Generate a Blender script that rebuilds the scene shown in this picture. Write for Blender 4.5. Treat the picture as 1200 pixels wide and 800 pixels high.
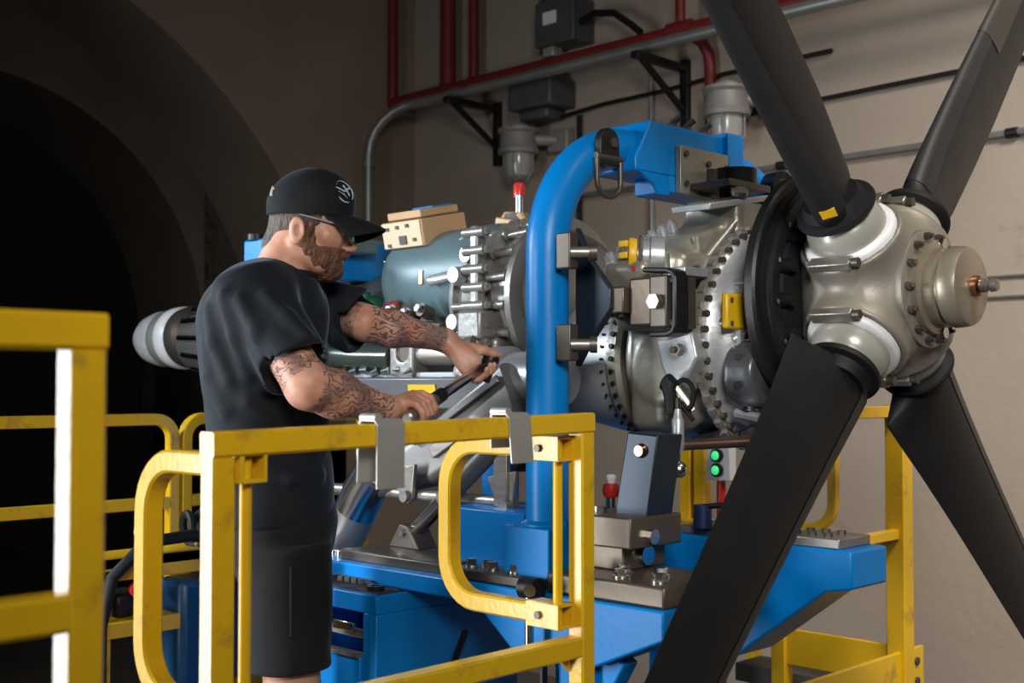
import bpy, bmesh, math, random
import numpy as np
from mathutils import Vector, Matrix

for _o in list(bpy.data.objects):
    bpy.data.objects.remove(_o, do_unlink=True)
scene = bpy.context.scene
COL = scene.collection
R = math.radians
random.seed(7)

# ------------------------------------------------------------------ camera, light, exposure
cam_d = bpy.data.cameras.new('camera')
cam = bpy.data.objects.new('camera', cam_d)
COL.objects.link(cam)
cam.location = (1.366, -2.581, 1.30)
_fw = Vector((-0.6993, 0.7141, 0.0345)).normalized()
cam.rotation_euler = _fw.to_track_quat('-Z', 'Y').to_euler()
cam_d.sensor_width = 36.0
cam_d.lens = 43.5
cam_d.clip_start = 0.05
cam_d.dof.use_dof = True
cam_d.dof.focus_distance = 2.85
cam_d.dof.aperture_fstop = 5.0
scene.camera = cam

world = bpy.data.worlds.new('world')
scene.world = world
world.use_nodes = True
_bg = world.node_tree.nodes['Background']
_bg.inputs[0].default_value = (0.8, 0.72, 0.62, 1)
_bg.inputs[1].default_value = 0.002

def area(name, loc, target, size, power, color=(1, 1, 1), size_y=None, spread=180):
    l = bpy.data.lights.new(name, 'AREA')
    l.energy = power
    l.color = color
    l.size = size
    if size_y:
        l.shape = 'RECTANGLE'
        l.size_y = size_y
    l.spread = R(spread)
    o = bpy.data.objects.new(name, l)
    COL.objects.link(o)
    o.location = loc
    o.rotation_euler = (Vector(target) - Vector(loc)).to_track_quat('-Z', 'Y').to_euler()
    return o

area('strobe_softbox_side', (-1.80, -2.85, 1.18), (-0.55, -0.75, 1.25), 0.55, 54, (0.92, 0.96, 1.0), size_y=1.8, spread=150)
area('strobe_softbox_front', (2.3, -3.0, 2.7), (-0.3, -0.2, 1.45), 1.0, 19, (1.0, 0.97, 0.93), spread=70)
area('strobe_rim', (-3.5, -2.3, 2.3), (-1.8, -0.7, 1.40), 0.4, 20, (0.78, 0.89, 1.0), spread=85)
area('hall_lamp_overhead', (1.9, 0.1, 4.4), (0.5, 2.2, 1.6), 1.4, 90, (1.0, 0.93, 0.84), size_y=1.0, spread=86)

vs = scene.view_settings
vs.view_transform = 'Standard'
vs.look = 'None'
vs.exposure = 0.0
vs.gamma = 1.0
vs.use_curve_mapping = False

# ------------------------------------------------------------------ mesh helpers
def V(*a):
    return Vector(a)

def basis(axis):
    a = Vector(axis).normalized()
    h = V(0, 0, 1) if abs(a.z) < 0.9 else V(1, 0, 0)
    u = a.cross(h).normalized()
    return a, u, a.cross(u).normalized()

class MB:
    """Collects shapes in world coordinates; build() links them as ONE mesh object."""
    def __init__(s):
        s.v = []
        s.f = []

    def add(s, vs_, fs):
        n = len(s.v)
        s.v += [tuple(p) for p in vs_]
        s.f += [tuple(i + n for i in f) for f in fs]
        return s

    def bx(s, x0, x1, y0, y1, z0, z1, rot=None, piv=None):
        p = [V(x, y, z) for x in (x0, x1) for y in (y0, y1) for z in (z0, z1)]
        if rot is not None:
            c = Vector(piv) if piv is not None else V((x0+x1)/2, (y0+y1)/2, (z0+z1)/2)
            p = [rot @ (q - c) + c for q in p]
        return s.add(p, [(0, 1, 3, 2), (4, 6, 7, 5), (0, 4, 5, 1), (2, 3, 7, 6), (0, 2, 6, 4), (1, 5, 7, 3)])

    def bar(s, p0, p1, w, h, up=(0, 0, 1)):
        """straight rectangular bar, w along the side direction, h along up"""
        p0, p1 = Vector(p0), Vector(p1)
        t = (p1 - p0).normalized()
        sd = t.cross(Vector(up)).normalized()
        u = sd.cross(t).normalized()
        p = []
        for q in (p0, p1):
            for a, b in ((-1, -1), (1, -1), (1, 1), (-1, 1)):
                p.append(q + sd * (a * w / 2) + u * (b * h / 2))
        return s.add(p, [(3, 2, 1, 0), (4, 5, 6, 7), (0, 1, 5, 4), (1, 2, 6, 5), (2, 3, 7, 6), (3, 0, 4, 7)])

    def cyl(s, p0, p1, r0, r1=None, n=18, caps=True):
        r1 = r0 if r1 is None else r1
        p0, p1 = Vector(p0), Vector(p1)
        a, u, w = basis(p1 - p0)
        p = []
        for q, r in ((p0, r0), (p1, r1)):
            for i in range(n):
                t = 2 * math.pi * i / n
                p.append(q + u * (r * math.cos(t)) + w * (r * math.sin(t)))
        fs = [(i, (i+1) % n, n + (i+1) % n, n + i) for i in range(n)]
        if caps:
            fs += [tuple(range(n-1, -1, -1)), tuple(range(n, 2*n))]
        return s.add(p, fs)

    def hexa(s, p, ax, r, h):
        p = Vector(p)
        return s.cyl(p, p + Vector(ax).normalized() * h, r, n=6)

    def lathe(s, prof, o=(0, 0, 0), ax=(1, 0, 0), n=40, closed=False, caps=True, t0=0, t1=2*math.pi):
        """prof: (distance along the axis, radius)"""
        o = Vector(o)
        a, u, w = basis(ax)
        full = abs((t1 - t0) - 2*math.pi) < 1e-6
        m = n if full else n + 1
        p = []
        for d, r in prof:
            for i in range(m):
                t = t0 + (t1 - t0) * i / n
                p.append(o + a * d + u * (r * math.cos(t)) + w * (r * math.sin(t)))
        fs = []
        k = len(prof)
        for j in range(k if closed else k - 1):
            j2 = (j + 1) % k
            for i in range(n):
                i2 = (i + 1) % m
                fs.append((j*m + i, j*m + i2, j2*m + i2, j2*m + i))
        if caps and full and not closed:
            if prof[0][1] > 1e-6:
                fs.append(tuple(range(m-1, -1, -1)))
            if prof[-1][1] > 1e-6:
                fs.append(tuple(range((k-1)*m, k*m)))
        return s.add(p, fs)

    def tube(s, path, r, n=10, caps=True):
        P = [Vector(q) for q in path]
        rr = r if isinstance(r, (list, tuple)) else [r] * len(P)
        T = []
        for i in range(len(P)):
            a = P[max(i-1, 0)]
            b = P[min(i+1, len(P)-1)]
            T.append((b - a).normalized())
        _, u, w = basis(T[0])
        p = []
        for i, q in enumerate(P):
            if i:
                u = (u - T[i] * u.dot(T[i])).normalized()
                w = T[i].cross(u).normalized()
            for k in range(n):
                t = 2*math.pi*k/n
                p.append(q + u*(rr[i]*math.cos(t)) + w*(rr[i]*math.sin(t)))
        fs = []
        for i in range(len(P)-1):
            for k in range(n):
                k2 = (k+1) % n
                fs.append((i*n+k, i*n+k2, (i+1)*n+k2, (i+1)*n+k))
        if caps:
            fs += [tuple(range(n-1, -1, -1)), tuple(range((len(P)-1)*n, len(P)*n))]
        return s.add(p, fs)

    def rtube(s, path, w, h, nrm, c=0.0, closed=False):
        """rectangular section along a path in a plane with normal nrm; h along nrm, w in the plane; c chamfers"""
        P = [Vector(q) for q in path]
        N = Vector(nrm).normalized()
        if c > 0:
            a, b = w/2, h/2
            sec = [(-a, -b+c), (-a+c, -b), (a-c, -b), (a, -b+c), (a, b-c), (a-c, b), (-a+c, b), (-a, b-c)]
        else:
            sec = [(-w/2, -h/2), (w/2, -h/2), (w/2, h/2), (-w/2, h/2)]
        k = len(sec)
        L = len(P)
        p = []
        for i, q in enumerate(P):
            if closed:
                ta = (q - P[i-1]).normalized()
                tb = (P[(i+1) % L] - q).normalized()
            else:
                ta = (q - P[i-1]).normalized() if i else (P[1] - q).normalized()
                tb = (P[i+1] - q).normalized() if i < L-1 else ta
            t = (ta + tb).normalized()
            sc = 1.0 / max(0.3, t.dot(tb))
            sd = t.cross(N).normalized()
            for x, y in sec:
                p.append(q + sd*(x*sc) + N*y)
        fs = []
        for i in range(L if closed else L-1):
            i2 = (i+1) % L
            for j in range(k):
                j2 = (j+1) % k
                fs.append((i*k+j, i*k+j2, i2*k+j2, i2*k+j))
        if not closed:
            fs += [tuple(range(k-1, -1, -1)), tuple(range((L-1)*k, L*k))]
        return s.add(p, fs)

    def prism(s, pts, vec):
        P = [Vector(q) for q in pts]
        vec = Vector(vec)
        n = len(P)
        return s.add(P + [q + vec for q in P],
                     [tuple(range(n-1, -1, -1)), tuple(range(n, 2*n))] +
                     [(i, (i+1) % n, n + (i+1) % n, n + i) for i in range(n)])

    def ball(s, c, r, nu=20, nv=12, rot=None):
        c = Vector(c)
        rx, ry, rz = r if isinstance(r, (tuple, list)) else (r, r, r)
        p = []
        for j in range(nv+1):
            ph = math.pi*j/nv
            for i in range(nu):
                t = 2*math.pi*i/nu
                q = V(rx*math.sin(ph)*math.cos(t), ry*math.sin(ph)*math.sin(t), rz*math.cos(ph))
                p.append(c + (rot @ q if rot is not None else q))
        fs = [(j*nu+i, (j+1)*nu+i, (j+1)*nu+(i+1) % nu, j*nu+(i+1) % nu) for j in range(nv) for i in range(nu)]
        return s.add(p, fs)

    def build(s, name, m, parent=None, bevel=0.0, smooth=True, angle=38, seg=2):
        a = np.array(s.v, dtype=float)
        c = (a.min(0) + a.max(0)) / 2
        c[2] = a[:, 2].min()
        me = bpy.data.meshes.new(name)
        me.from_pydata([tuple(q) for q in (a - c)], [], s.f)
        bm = bmesh.new()
        bm.from_mesh(me)
        bmesh.ops.remove_doubles(bm, verts=bm.verts, dist=1e-5)
        bmesh.ops.recalc_face_normals(bm, faces=bm.faces)
        bm.to_mesh(me)
        bm.free()
        return link(name, me, c, m, parent, bevel, smooth, angle, seg)

def wloc(o):
    l = Vector((0, 0, 0))
    while o is not None:
        l += o.location
        o = o.parent
    return l

def link(name, me, c, m, parent=None, bevel=0.0, smooth=True, angle=38, seg=2):
    if m is not None:
        me.materials.append(m)
    o = bpy.data.objects.new(name, me)
    COL.objects.link(o)
    if parent is not None:
        o.parent = parent
        o.location = Vector(c) - wloc(parent)
    else:
        o.location = Vector(c)
    if smooth:
        me.polygons.foreach_set('use_smooth', [True] * len(me.polygons))
        me.set_sharp_from_angle(angle=R(angle))
    if bevel > 0:
        b = o.modifiers.new('bevel', 'BEVEL')
        b.width = bevel
        b.segments = seg
        b.limit_method = 'ANGLE'
        b.angle_limit = R(40)
        b.harden_normals = False
    return o

def thing(name, label, cat, loc, group=None):
    o = bpy.data.objects.new(name, None)
    o.empty_display_size = 0.1
    COL.objects.link(o)
    o.location = loc
    return tag(o, label, cat, group)

def tag(o, label, cat, group=None, kind=None):
    o['label'] = label
    o['category'] = cat
    if group:
        o['group'] = group
    if kind:
        o['kind'] = kind
    return o

def struct(o, label=None):
    o['kind'] = 'structure'
    if label:
        o['label'] = label
    return o

def arc(c, r, a0, a1, n, e1, e2):
    """points of an arc in the plane of unit vectors e1, e2 (degrees)"""
    c, e1, e2 = Vector(c), Vector(e1), Vector(e2)
    return [c + e1*(r*math.cos(R(a0+(a1-a0)*i/n))) + e2*(r*math.sin(R(a0+(a1-a0)*i/n))) for i in range(n+1)]

# ------------------------------------------------------------------ signed distance modelling
class Grid:
    """distance field on a grid, meshed by surface nets: smooth castings and bodies as one skin"""
    def __init__(s, lo, hi, h):
        s.lo = np.array(lo, float)
        s.h = h
        s.n = np.ceil((np.array(hi, float) - s.lo) / h).astype(int) + 1
        s.d = np.full(tuple(s.n), 0.2, np.float32)

    def add(s, fn, lo, hi, k=0.0, op='u', m=None):
        m = (k + 3*s.h) if m is None else m
        a = np.maximum(np.floor((np.array(lo, float) - m - s.lo) / s.h).astype(int), 0)
        b = np.minimum(np.ceil((np.array(hi, float) + m - s.lo) / s.h).astype(int) + 1, s.n)
        if (b <= a).any():
            return s
        ax = [(s.lo[i] + s.h*np.arange(a[i], b[i])).astype(np.float32) for i in range(3)]
        x, y, z = ax[0][:, None, None], ax[1][None, :, None], ax[2][None, None, :]
        sl = tuple(slice(a[i], b[i]) for i in range(3))
        e = fn(x, y, z)
        d = s.d[sl]
        if op == 's':
            d, e = -d, e
        if k > 0:
            hh = np.maximum(k - np.abs(d - e), 0) / k
            r = np.minimum(d, e) - hh*hh*k*0.25
        else:
            r = np.minimum(d, e)
        s.d[sl] = -r if op == 's' else r
        return s

    def cap(s, a, b, ra, rb=None, k=0.0, op='u'):
        rb = ra if rb is None else rb
        a, b = np.array(a, float), np.array(b, float)
        ba = b - a
        L = float(ba @ ba) + 1e-12
        def fn(x, y, z):
            t = np.clip(((x-a[0])*ba[0] + (y-a[1])*ba[1] + (z-a[2])*ba[2]) / L, 0, 1)
            return np.sqrt((x-a[0]-t*ba[0])**2 + (y-a[1]-t*ba[1])**2 + (z-a[2]-t*ba[2])**2) - (ra + t*(rb-ra))
        r = max(ra, rb)
        return s.add(fn, np.minimum(a, b)-r, np.maximum(a, b)+r, k, op)

    def ell(s, c, r, rot=None, k=0.0, op='u'):
        c, r = np.array(c, float), np.array(r, float)
        M = np.array(rot.to_3x3()).T if rot is not None else np.eye(3)
        def fn(x, y, z):
            q = [(M[i, 0]*(x-c[0]) + M[i, 1]*(y-c[1]) + M[i, 2]*(z-c[2])) for i in range(3)]
            k0 = np.sqrt(sum((q[i]/r[i])**2 for i in range(3)))
            k1 = np.sqrt(sum((q[i]/r[i]**2)**2 for i in range(3))) + 1e-9
            return k0*(k0-1)/k1
        b = np.abs(M.T) @ r
        return s.add(fn, c-b, c+b, k, op)

    def box(s, c, hs, rnd=0.0, rot=None, k=0.0, op='u'):
        c, hs = np.array(c, float), np.array(hs, float)
        M = np.array(rot.to_3x3()).T if rot is not None else np.eye(3)
        def fn(x, y, z):
            q = [np.abs(M[i, 0]*(x-c[0]) + M[i, 1]*(y-c[1]) + M[i, 2]*(z-c[2])) - hs[i] + rnd for i in range(3)]
            o = np.sqrt(sum(np.maximum(w, 0)**2 for w in q))
            return o + np.minimum(np.maximum(np.maximum(q[0], q[1]), q[2]), 0) - rnd
        b = np.abs(M.T) @ hs
        return s.add(fn, c-b, c+b, k, op)

    def rod(s, a, b, ra, rb=None, k=0.0, rnd=0.0, op='u'):
        """flat-ended cylinder or frustum"""
        rb = ra if rb is None else rb
        a, b = np.array(a, float), np.array(b, float)
        ba = b - a
        L = float(np.sqrt(ba @ ba))
        u = ba / L
        def fn(x, y, z):
            t = (x-a[0])*u[0] + (y-a[1])*u[1] + (z-a[2])*u[2]
            q = np.sqrt(np.maximum((x-a[0])**2 + (y-a[1])**2 + (z-a[2])**2 - t*t, 0))
            rad = ra + np.clip(t/L, 0, 1)*(rb-ra)
            dx = q - rad + rnd
            dy = np.abs(t - L/2) - L/2 + rnd
            return np.minimum(np.maximum(dx, dy), 0) + np.sqrt(np.maximum(dx, 0)**2 + np.maximum(dy, 0)**2) - rnd
        r = max(ra, rb)
        return s.add(fn, np.minimum(a, b)-r, np.maximum(a, b)+r, k, op)

    def mesh(s):
        D = s.d
        S = D < 0
        nx, ny, nz = D.shape
        c = np.zeros((nx-1, ny-1, nz-1), np.uint8)
        for i in (0, 1):
            for j in (0, 1):
                for k in (0, 1):
                    c += S[i:nx-1+i, j:ny-1+j, k:nz-1+k]
        act = np.argwhere((c > 0) & (c < 8))
        idx = np.full(c.shape, -1, np.int32)
        idx[act[:, 0], act[:, 1], act[:, 2]] = np.arange(len(act))
        acc = np.zeros((len(act), 3))
        cnt = np.zeros(len(act))
        cor = [(i, j, k) for i in (0, 1) for j in (0, 1) for k in (0, 1)]
        val = {q: D[act[:, 0]+q[0], act[:, 1]+q[1], act[:, 2]+q[2]].astype(float) for q in cor}
        for q in cor:
            for ax in range(3):
                if q[ax] == 0:
                    q2 = list(q)
                    q2[ax] = 1
                    q2 = tuple(q2)
                    a, b = val[q], val[q2]
                    x = (a < 0) != (b < 0)
                    t = np.where(x, a / np.where(a == b, 1, a - b), 0)
                    p = np.tile(np.array(q, float), (len(act), 1))
                    p[:, ax] += t
                    acc[x] += p[x]
                    cnt[x] += 1
        vert = s.lo + s.h*(act + acc/np.maximum(cnt, 1)[:, None])
        quads = []
        for ax in range(3):
            o1, o2 = (ax+1) % 3, (ax+2) % 3
            sa = [slice(None)]*3
            sb = [slice(None)]*3
            sa[ax] = slice(0, D.shape[ax]-1)
            sb[ax] = slice(1, D.shape[ax])
            x = S[tuple(sa)] != S[tuple(sb)]
            e = np.argwhere(x)
            e = e[(e[:, o1] > 0) & (e[:, o2] > 0) & (e[:, o1] < D.shape[o1]-1) & (e[:, o2] < D.shape[o2]-1)]
            flip = S[e[:, 0], e[:, 1], e[:, 2]]
            q = []
            for d1, d2 in ((-1, -1), (0, -1), (0, 0), (-1, 0)):
                g = e.copy()
                g[:, o1] += d1
                g[:, o2] += d2
                q.append(idx[g[:, 0], g[:, 1], g[:, 2]])
            q = np.stack(q, 1)
            q[~flip] = q[~flip][:, ::-1]
            quads.append(q)
        quads = np.concatenate(quads)
        return vert, quads[(quads >= 0).all(1)]

    def build(s, name, m, parent=None, xf=None, angle=60, smooth_n=1, dec=0.0):
        v, q = s.mesh()
        # light Laplacian relaxation
        for _ in range(smooth_n):
            acc = np.zeros_like(v)
            cn = np.zeros(len(v))
            for a, b in ((0, 1), (1, 2), (2, 3), (3, 0)):
                np.add.at(acc, q[:, a], v[q[:, b]])
                np.add.at(cn, q[:, a], 1)
            v = v*0.45 + 0.55*acc/np.maximum(cn, 1)[:, None]
        if xf is not None:
            Mx = np.array(xf)
            v = v @ Mx[:3, :3].T + Mx[:3, 3]
        return npmesh(name, v, q, m, parent, angle)

def npmesh(name, v, q, m, parent=None, angle=60):
    c = (v.min(0) + v.max(0))/2
    c[2] = v[:, 2].min()
    me = bpy.data.meshes.new(name)
    me.vertices.add(len(v))
    me.vertices.foreach_set('co', (v - c).astype(np.float32).ravel())
    me.loops.add(q.size)
    me.loops.foreach_set('vertex_index', q.astype(np.int32).ravel())
    me.polygons.add(len(q))
    me.polygons.foreach_set('loop_start', np.arange(0, q.size, q.shape[1], dtype=np.int32))
    me.update(calc_edges=True)
    me.validate()
    return link(name, me, c, m, parent, 0, True, angle)

# ------------------------------------------------------------------ materials
def mat(name, col, rough=0.5, metal=0.0, col2=None, var=0.5, scale=8.0, detail=4.0, bump=0.0, bscale=60.0,
        rvar=0.0, spots=None, spot_scale=14.0, spot_lo=0.62, spot_hi=0.7, coat=0.0, aniso=None):
    m = bpy.data.materials.new(name)
    m.use_nodes = True
    nt = m.node_tree
    N, L = nt.nodes, nt.links
    b = N['Principled BSDF']
    b.inputs['Roughness'].default_value = rough
    b.inputs['Metallic'].default_value = metal
    if coat:
        b.inputs['Coat Weight'].default_value = coat
        b.inputs['Coat Roughness'].default_value = 0.15
    tc = N.new('ShaderNodeTexCoord')
    mp = N.new('ShaderNodeMapping')
    L.new(tc.outputs['Object'], mp.inputs[0])
    if aniso:
        mp.inputs['Scale'].default_value = aniso
    c2 = col2 if col2 is not None else tuple(x*0.72 for x in col)
    n1 = N.new('ShaderNodeTexNoise')
    n1.inputs['Scale'].default_value = scale
    n1.inputs['Detail'].default_value = detail
    L.new(mp.outputs[0], n1.inputs['Vector'])
    r1 = N.new('ShaderNodeValToRGB')
    r1.color_ramp.elements[0].position = 0.5 - var*0.5
    r1.color_ramp.elements[1].position = 0.5 + var*0.5
    r1.color_ramp.elements[0].color = (*c2, 1)
    r1.color_ramp.elements[1].color = (*col, 1)
    L.new(n1.outputs['Fac'], r1.inputs[0])
    out = r1.outputs[0]
    if spots is not None:
        n2 = N.new('ShaderNodeTexNoise')
        n2.inputs['Scale'].default_value = spot_scale
        n2.inputs['Detail'].default_value = 8
        n2.inputs['Roughness'].default_value = 0.65
        L.new(mp.outputs[0], n2.inputs['Vector'])
        r2 = N.new('ShaderNodeValToRGB')
        r2.color_ramp.elements[0].position = spot_lo
        r2.color_ramp.elements[1].position = spot_hi
        r2.color_ramp.elements[0].color = (0, 0, 0, 1)
        r2.color_ramp.elements[1].color = (1, 1, 1, 1)
        L.new(n2.outputs['Fac'], r2.inputs[0])
        mx = N.new('ShaderNodeMix')
        mx.data_type = 'RGBA'
        L.new(r2.outputs[0], mx.inputs[0])
        L.new(out, mx.inputs[6])
        mx.inputs[7].default_value = (*spots, 1)
        out = mx.outputs[2]
    L.new(out, b.inputs['Base Color'])
    if rvar:
        mr = N.new('ShaderNodeMapRange')
        mr.inputs[3].default_value = max(0.02, rough - rvar)
        mr.inputs[4].default_value = min(1, rough + rvar)
        L.new(n1.outputs['Fac'], mr.inputs[0])
        L.new(mr.outputs[0], b.inputs['Roughness'])
    if bump:
        n3 = N.new('ShaderNodeTexNoise')
        n3.inputs['Scale'].default_value = bscale
        n3.inputs['Detail'].default_value = 6
        L.new(mp.outputs[0], n3.inputs['Vector'])
        bp = N.new('ShaderNodeBump')
        bp.inputs['Strength'].default_value = bump
        bp.inputs['Distance'].default_value = 0.01
        L.new(n3.outputs['Fac'], bp.inputs['Height'])
        L.new(bp.outputs[0], b.inputs['Normal'])
    return m

def emit_mat(name, col, strength):
    m = mat(name, col, 0.3)
    b = m.node_tree.nodes['Principled BSDF']
    b.inputs['Emission Color'].default_value = (*col, 1)
    b.inputs['Emission Strength'].default_value = strength
    return m

M = {}
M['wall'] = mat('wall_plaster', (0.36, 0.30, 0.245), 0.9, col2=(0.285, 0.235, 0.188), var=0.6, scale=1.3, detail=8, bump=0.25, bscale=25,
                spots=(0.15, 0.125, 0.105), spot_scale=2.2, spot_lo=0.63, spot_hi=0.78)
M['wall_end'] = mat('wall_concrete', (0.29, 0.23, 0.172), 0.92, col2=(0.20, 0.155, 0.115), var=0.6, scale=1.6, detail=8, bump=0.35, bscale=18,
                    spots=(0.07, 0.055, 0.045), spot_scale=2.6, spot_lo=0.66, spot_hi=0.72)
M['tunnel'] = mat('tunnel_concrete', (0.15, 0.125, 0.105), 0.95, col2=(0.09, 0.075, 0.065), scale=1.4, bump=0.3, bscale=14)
M['floor'] = mat('floor_concrete', (0.13, 0.12, 0.11), 0.75, col2=(0.08, 0.075, 0.07), scale=1.5, detail=8, bump=0.1)
M['yellow'] = mat('yellow_paint', (0.74, 0.445, 0.012), 0.24, col2=(0.64, 0.375, 0.012), var=0.5, scale=5, rvar=0.06, bump=0.05, bscale=90,
                  spots=(0.26, 0.15, 0.04), spot_scale=9, spot_lo=0.57, spot_hi=0.75)
M['yellow_edge'] = mat('bare_worn_yellow', (0.62, 0.50, 0.22), 0.4, col2=(0.66, 0.42, 0.06), scale=12)
M['blue'] = mat('blue_paint', (0.0, 0.205, 0.60), 0.36, col2=(0.0, 0.18, 0.52), var=0.6, scale=4, rvar=0.06, bump=0.04, bscale=70,
                spots=(0.0, 0.11, 0.36), spot_scale=7, spot_lo=0.7, spot_hi=0.8)
M['blade'] = mat('blade_black', (0.0115, 0.0115, 0.0125), 0.52, col2=(0.009, 0.009, 0.0095), var=0.5, scale=6, rvar=0.1, bump=0.05, bscale=150,
                 spots=(0.018, 0.0178, 0.0178), spot_scale=5, spot_lo=0.58, spot_hi=0.75)
M['rubber'] = mat('black_rubber', (0.010, 0.010, 0.011), 0.6, var=0.5, scale=20, bump=0.05)
M['black'] = mat('black_metal', (0.014, 0.014, 0.015), 0.4, 0.1, scale=15, bump=0.05)
M['hub'] = mat('hub_alloy', (0.27, 0.242, 0.198), 0.45, 0.3, col2=(0.22, 0.197, 0.16), var=0.6, scale=6, rvar=0.08, bump=0.06, bscale=120)
M['bronze'] = mat('dome_alloy', (0.34, 0.288, 0.22), 0.36, 0.5, col2=(0.28, 0.235, 0.178), scale=7, rvar=0.08, bump=0.05, bscale=120)
M['white'] = mat('white_paint', (0.80, 0.80, 0.80), 0.4, col2=(0.70, 0.71, 0.73), scale=20)
M['pale'] = mat('pale_retention', (0.40, 0.39, 0.34), 0.28, 0.2, col2=(0.34, 0.33, 0.285), scale=8)
M['cast'] = mat('magnesium_casting', (0.37, 0.35, 0.29), 0.38, 0.5, col2=(0.27, 0.255, 0.21), var=0.7, scale=9, rvar=0.1, bump=0.12, bscale=55,
                spots=(0.16, 0.15, 0.13), spot_scale=11, spot_lo=0.66, spot_hi=0.78)
M['silver'] = mat('aluminium_paint', (0.48, 0.495, 0.51), 0.35, 0.5, col2=(0.40, 0.41, 0.425), scale=8, rvar=0.08, bump=0.06, bscale=90,
                  spots=(0.34, 0.34, 0.34), spot_scale=9, spot_lo=0.68, spot_hi=0.8)
M['steel'] = mat('bare_steel', (0.36, 0.34, 0.31), 0.38, 0.75, col2=(0.28, 0.25, 0.22), scale=10, rvar=0.1, bump=0.05, aniso=(1, 1, 6))
M['darksteel'] = mat('dark_oily_steel', (0.13, 0.11, 0.092), 0.42, 0.6, col2=(0.08, 0.068, 0.056), var=0.6, scale=8, rvar=0.1, bump=0.06)
M['chrome'] = mat('bright_chrome', (0.62, 0.62, 0.62), 0.16, 1.0, col2=(0.5, 0.5, 0.5), scale=10)
M['zinc'] = mat('zinc_bolt', (0.66, 0.67, 0.66), 0.24, 1.0, col2=(0.5, 0.5, 0.48), scale=30)
M['duct'] = mat('stainless_duct', (0.17, 0.165, 0.16), 0.42, 0.5, col2=(0.13, 0.127, 0.12), scale=7, rvar=0.06, aniso=(1, 1, 5))
M['cone'] = mat('brushed_cone', (0.50, 0.51, 0.52), 0.36, 0.3, col2=(0.43, 0.44, 0.45), scale=9, aniso=(1, 6, 6))
M['teal'] = mat('teal_grey_paint', (0.12, 0.19, 0.21), 0.42, 0.1, col2=(0.095, 0.155, 0.175), var=0.6, scale=6, rvar=0.08, bump=0.05)
M['tan'] = mat('tan_box', (0.55, 0.36, 0.19), 0.5, 0.1, col2=(0.46, 0.29, 0.14), scale=8)
M['tanlight'] = mat('tan_lit', (0.74, 0.58, 0.40), 0.5, 0.1, col2=(0.65, 0.49, 0.32), scale=8)  # paler copy of the box tan, with the lit side put into the colour
M['yplug'] = mat('yellow_plastic', (0.80, 0.50, 0.015), 0.4, col2=(0.74, 0.43, 0.01), scale=20)
M['red'] = mat('red_plastic', (0.62, 0.03, 0.025), 0.35, scale=20)
M['redpipe'] = mat('red_pipe_paint', (0.19, 0.014, 0.011), 0.5, col2=(0.13, 0.010, 0.009), scale=6)
M['greypipe'] = mat('galvanised_pipe', (0.36, 0.36, 0.35), 0.42, 0.7, col2=(0.26, 0.26, 0.25), scale=9, bump=0.05)
M['greycast'] = mat('grey_cast_lamp', (0.32, 0.31, 0.29), 0.55, 0.3, col2=(0.24, 0.23, 0.21), scale=12, bump=0.1)
M['darkbox'] = mat('dark_grey_box', (0.10, 0.10, 0.10), 0.5, 0.2, scale=8)
M['green'] = mat('green_dark_pipe', (0.045, 0.055, 0.04), 0.22, 0.1, col2=(0.03, 0.038, 0.028), scale=6, coat=0.4)
M['greencap'] = mat('green_cap', (0.015, 0.14, 0.07), 0.35, scale=10)
M['copper'] = mat('copper_pin', (0.62, 0.34, 0.20), 0.25, 1.0, scale=20)
M['mat_black'] = mat('tray_mat', (0.028, 0.027, 0.025), 0.7, col2=(0.018, 0.017, 0.016), scale=14, bump=0.15)
M['darkgrey'] = mat('dark_grey_cover', (0.13, 0.135, 0.15), 0.3, 0.5, col2=(0.09, 0.095, 0.105), scale=8, bump=0.06)
M['wrap'] = mat('white_wrap', (0.74, 0.75, 0.76), 0.4, 0.1, col2=(0.5, 0.51, 0.52), var=0.7, scale=14, bump=0.6, bscale=30)
M['tape'] = mat('grey_sleeve', (0.50, 0.49, 0.45), 0.42, 0.5, col2=(0.40, 0.39, 0.36), scale=9, bump=0.25, bscale=14)
M['cast2'] = mat('aluminium_casting', (0.31, 0.30, 0.28), 0.38, 0.55, col2=(0.22, 0.21, 0.195), var=0.7, scale=9, rvar=0.1, bump=0.15, bscale=45,
                 spots=(0.2, 0.19, 0.17), spot_scale=10, spot_lo=0.64, spot_hi=0.78)
M['chromeduct'] = mat('polished_duct', (0.66, 0.65, 0.63), 0.2, 1.0, col2=(0.58, 0.57, 0.55), scale=7)
M['darkcopper'] = mat('brown_rod', (0.17, 0.10, 0.075), 0.3, 0.7, scale=12)
M['strip'] = mat('erosion_strip', (0.022, 0.022, 0.024), 0.45, scale=10)
M['bluesteel'] = mat('blued_steel', (0.030, 0.042, 0.060), 0.36, 0.5, col2=(0.022, 0.032, 0.046), scale=6, rvar=0.06)
M['brownsteel'] = mat('oiled_brown_steel', (0.15, 0.118, 0.088), 0.36, 0.6, col2=(0.10, 0.08, 0.058), var=0.6, scale=7, rvar=0.1, bump=0.04)
M['navy'] = mat('navy_plastic', (0.012, 0.035, 0.11), 0.4, scale=20)
M['darkblue'] = mat('dark_blue_case', (0.006, 0.055, 0.15), 0.4, col2=(0.005, 0.045, 0.12), scale=6)
M['satin'] = mat('satin_panel', (0.16, 0.165, 0.17), 0.42, 0.4, col2=(0.13, 0.133, 0.14), scale=7)
for k_ in ('blade', 'rubber', 'black', 'strip'):
    M[k_].node_tree.nodes['Principled BSDF'].inputs['Specular IOR Level'].default_value = 0.3
M['sheath'] = mat('brown_sheath', (0.036, 0.030, 0.026), 0.45, 0.1, scale=10)
M['blue'].node_tree.nodes['Principled BSDF'].inputs['Specular IOR Level'].default_value = 0.28
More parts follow.
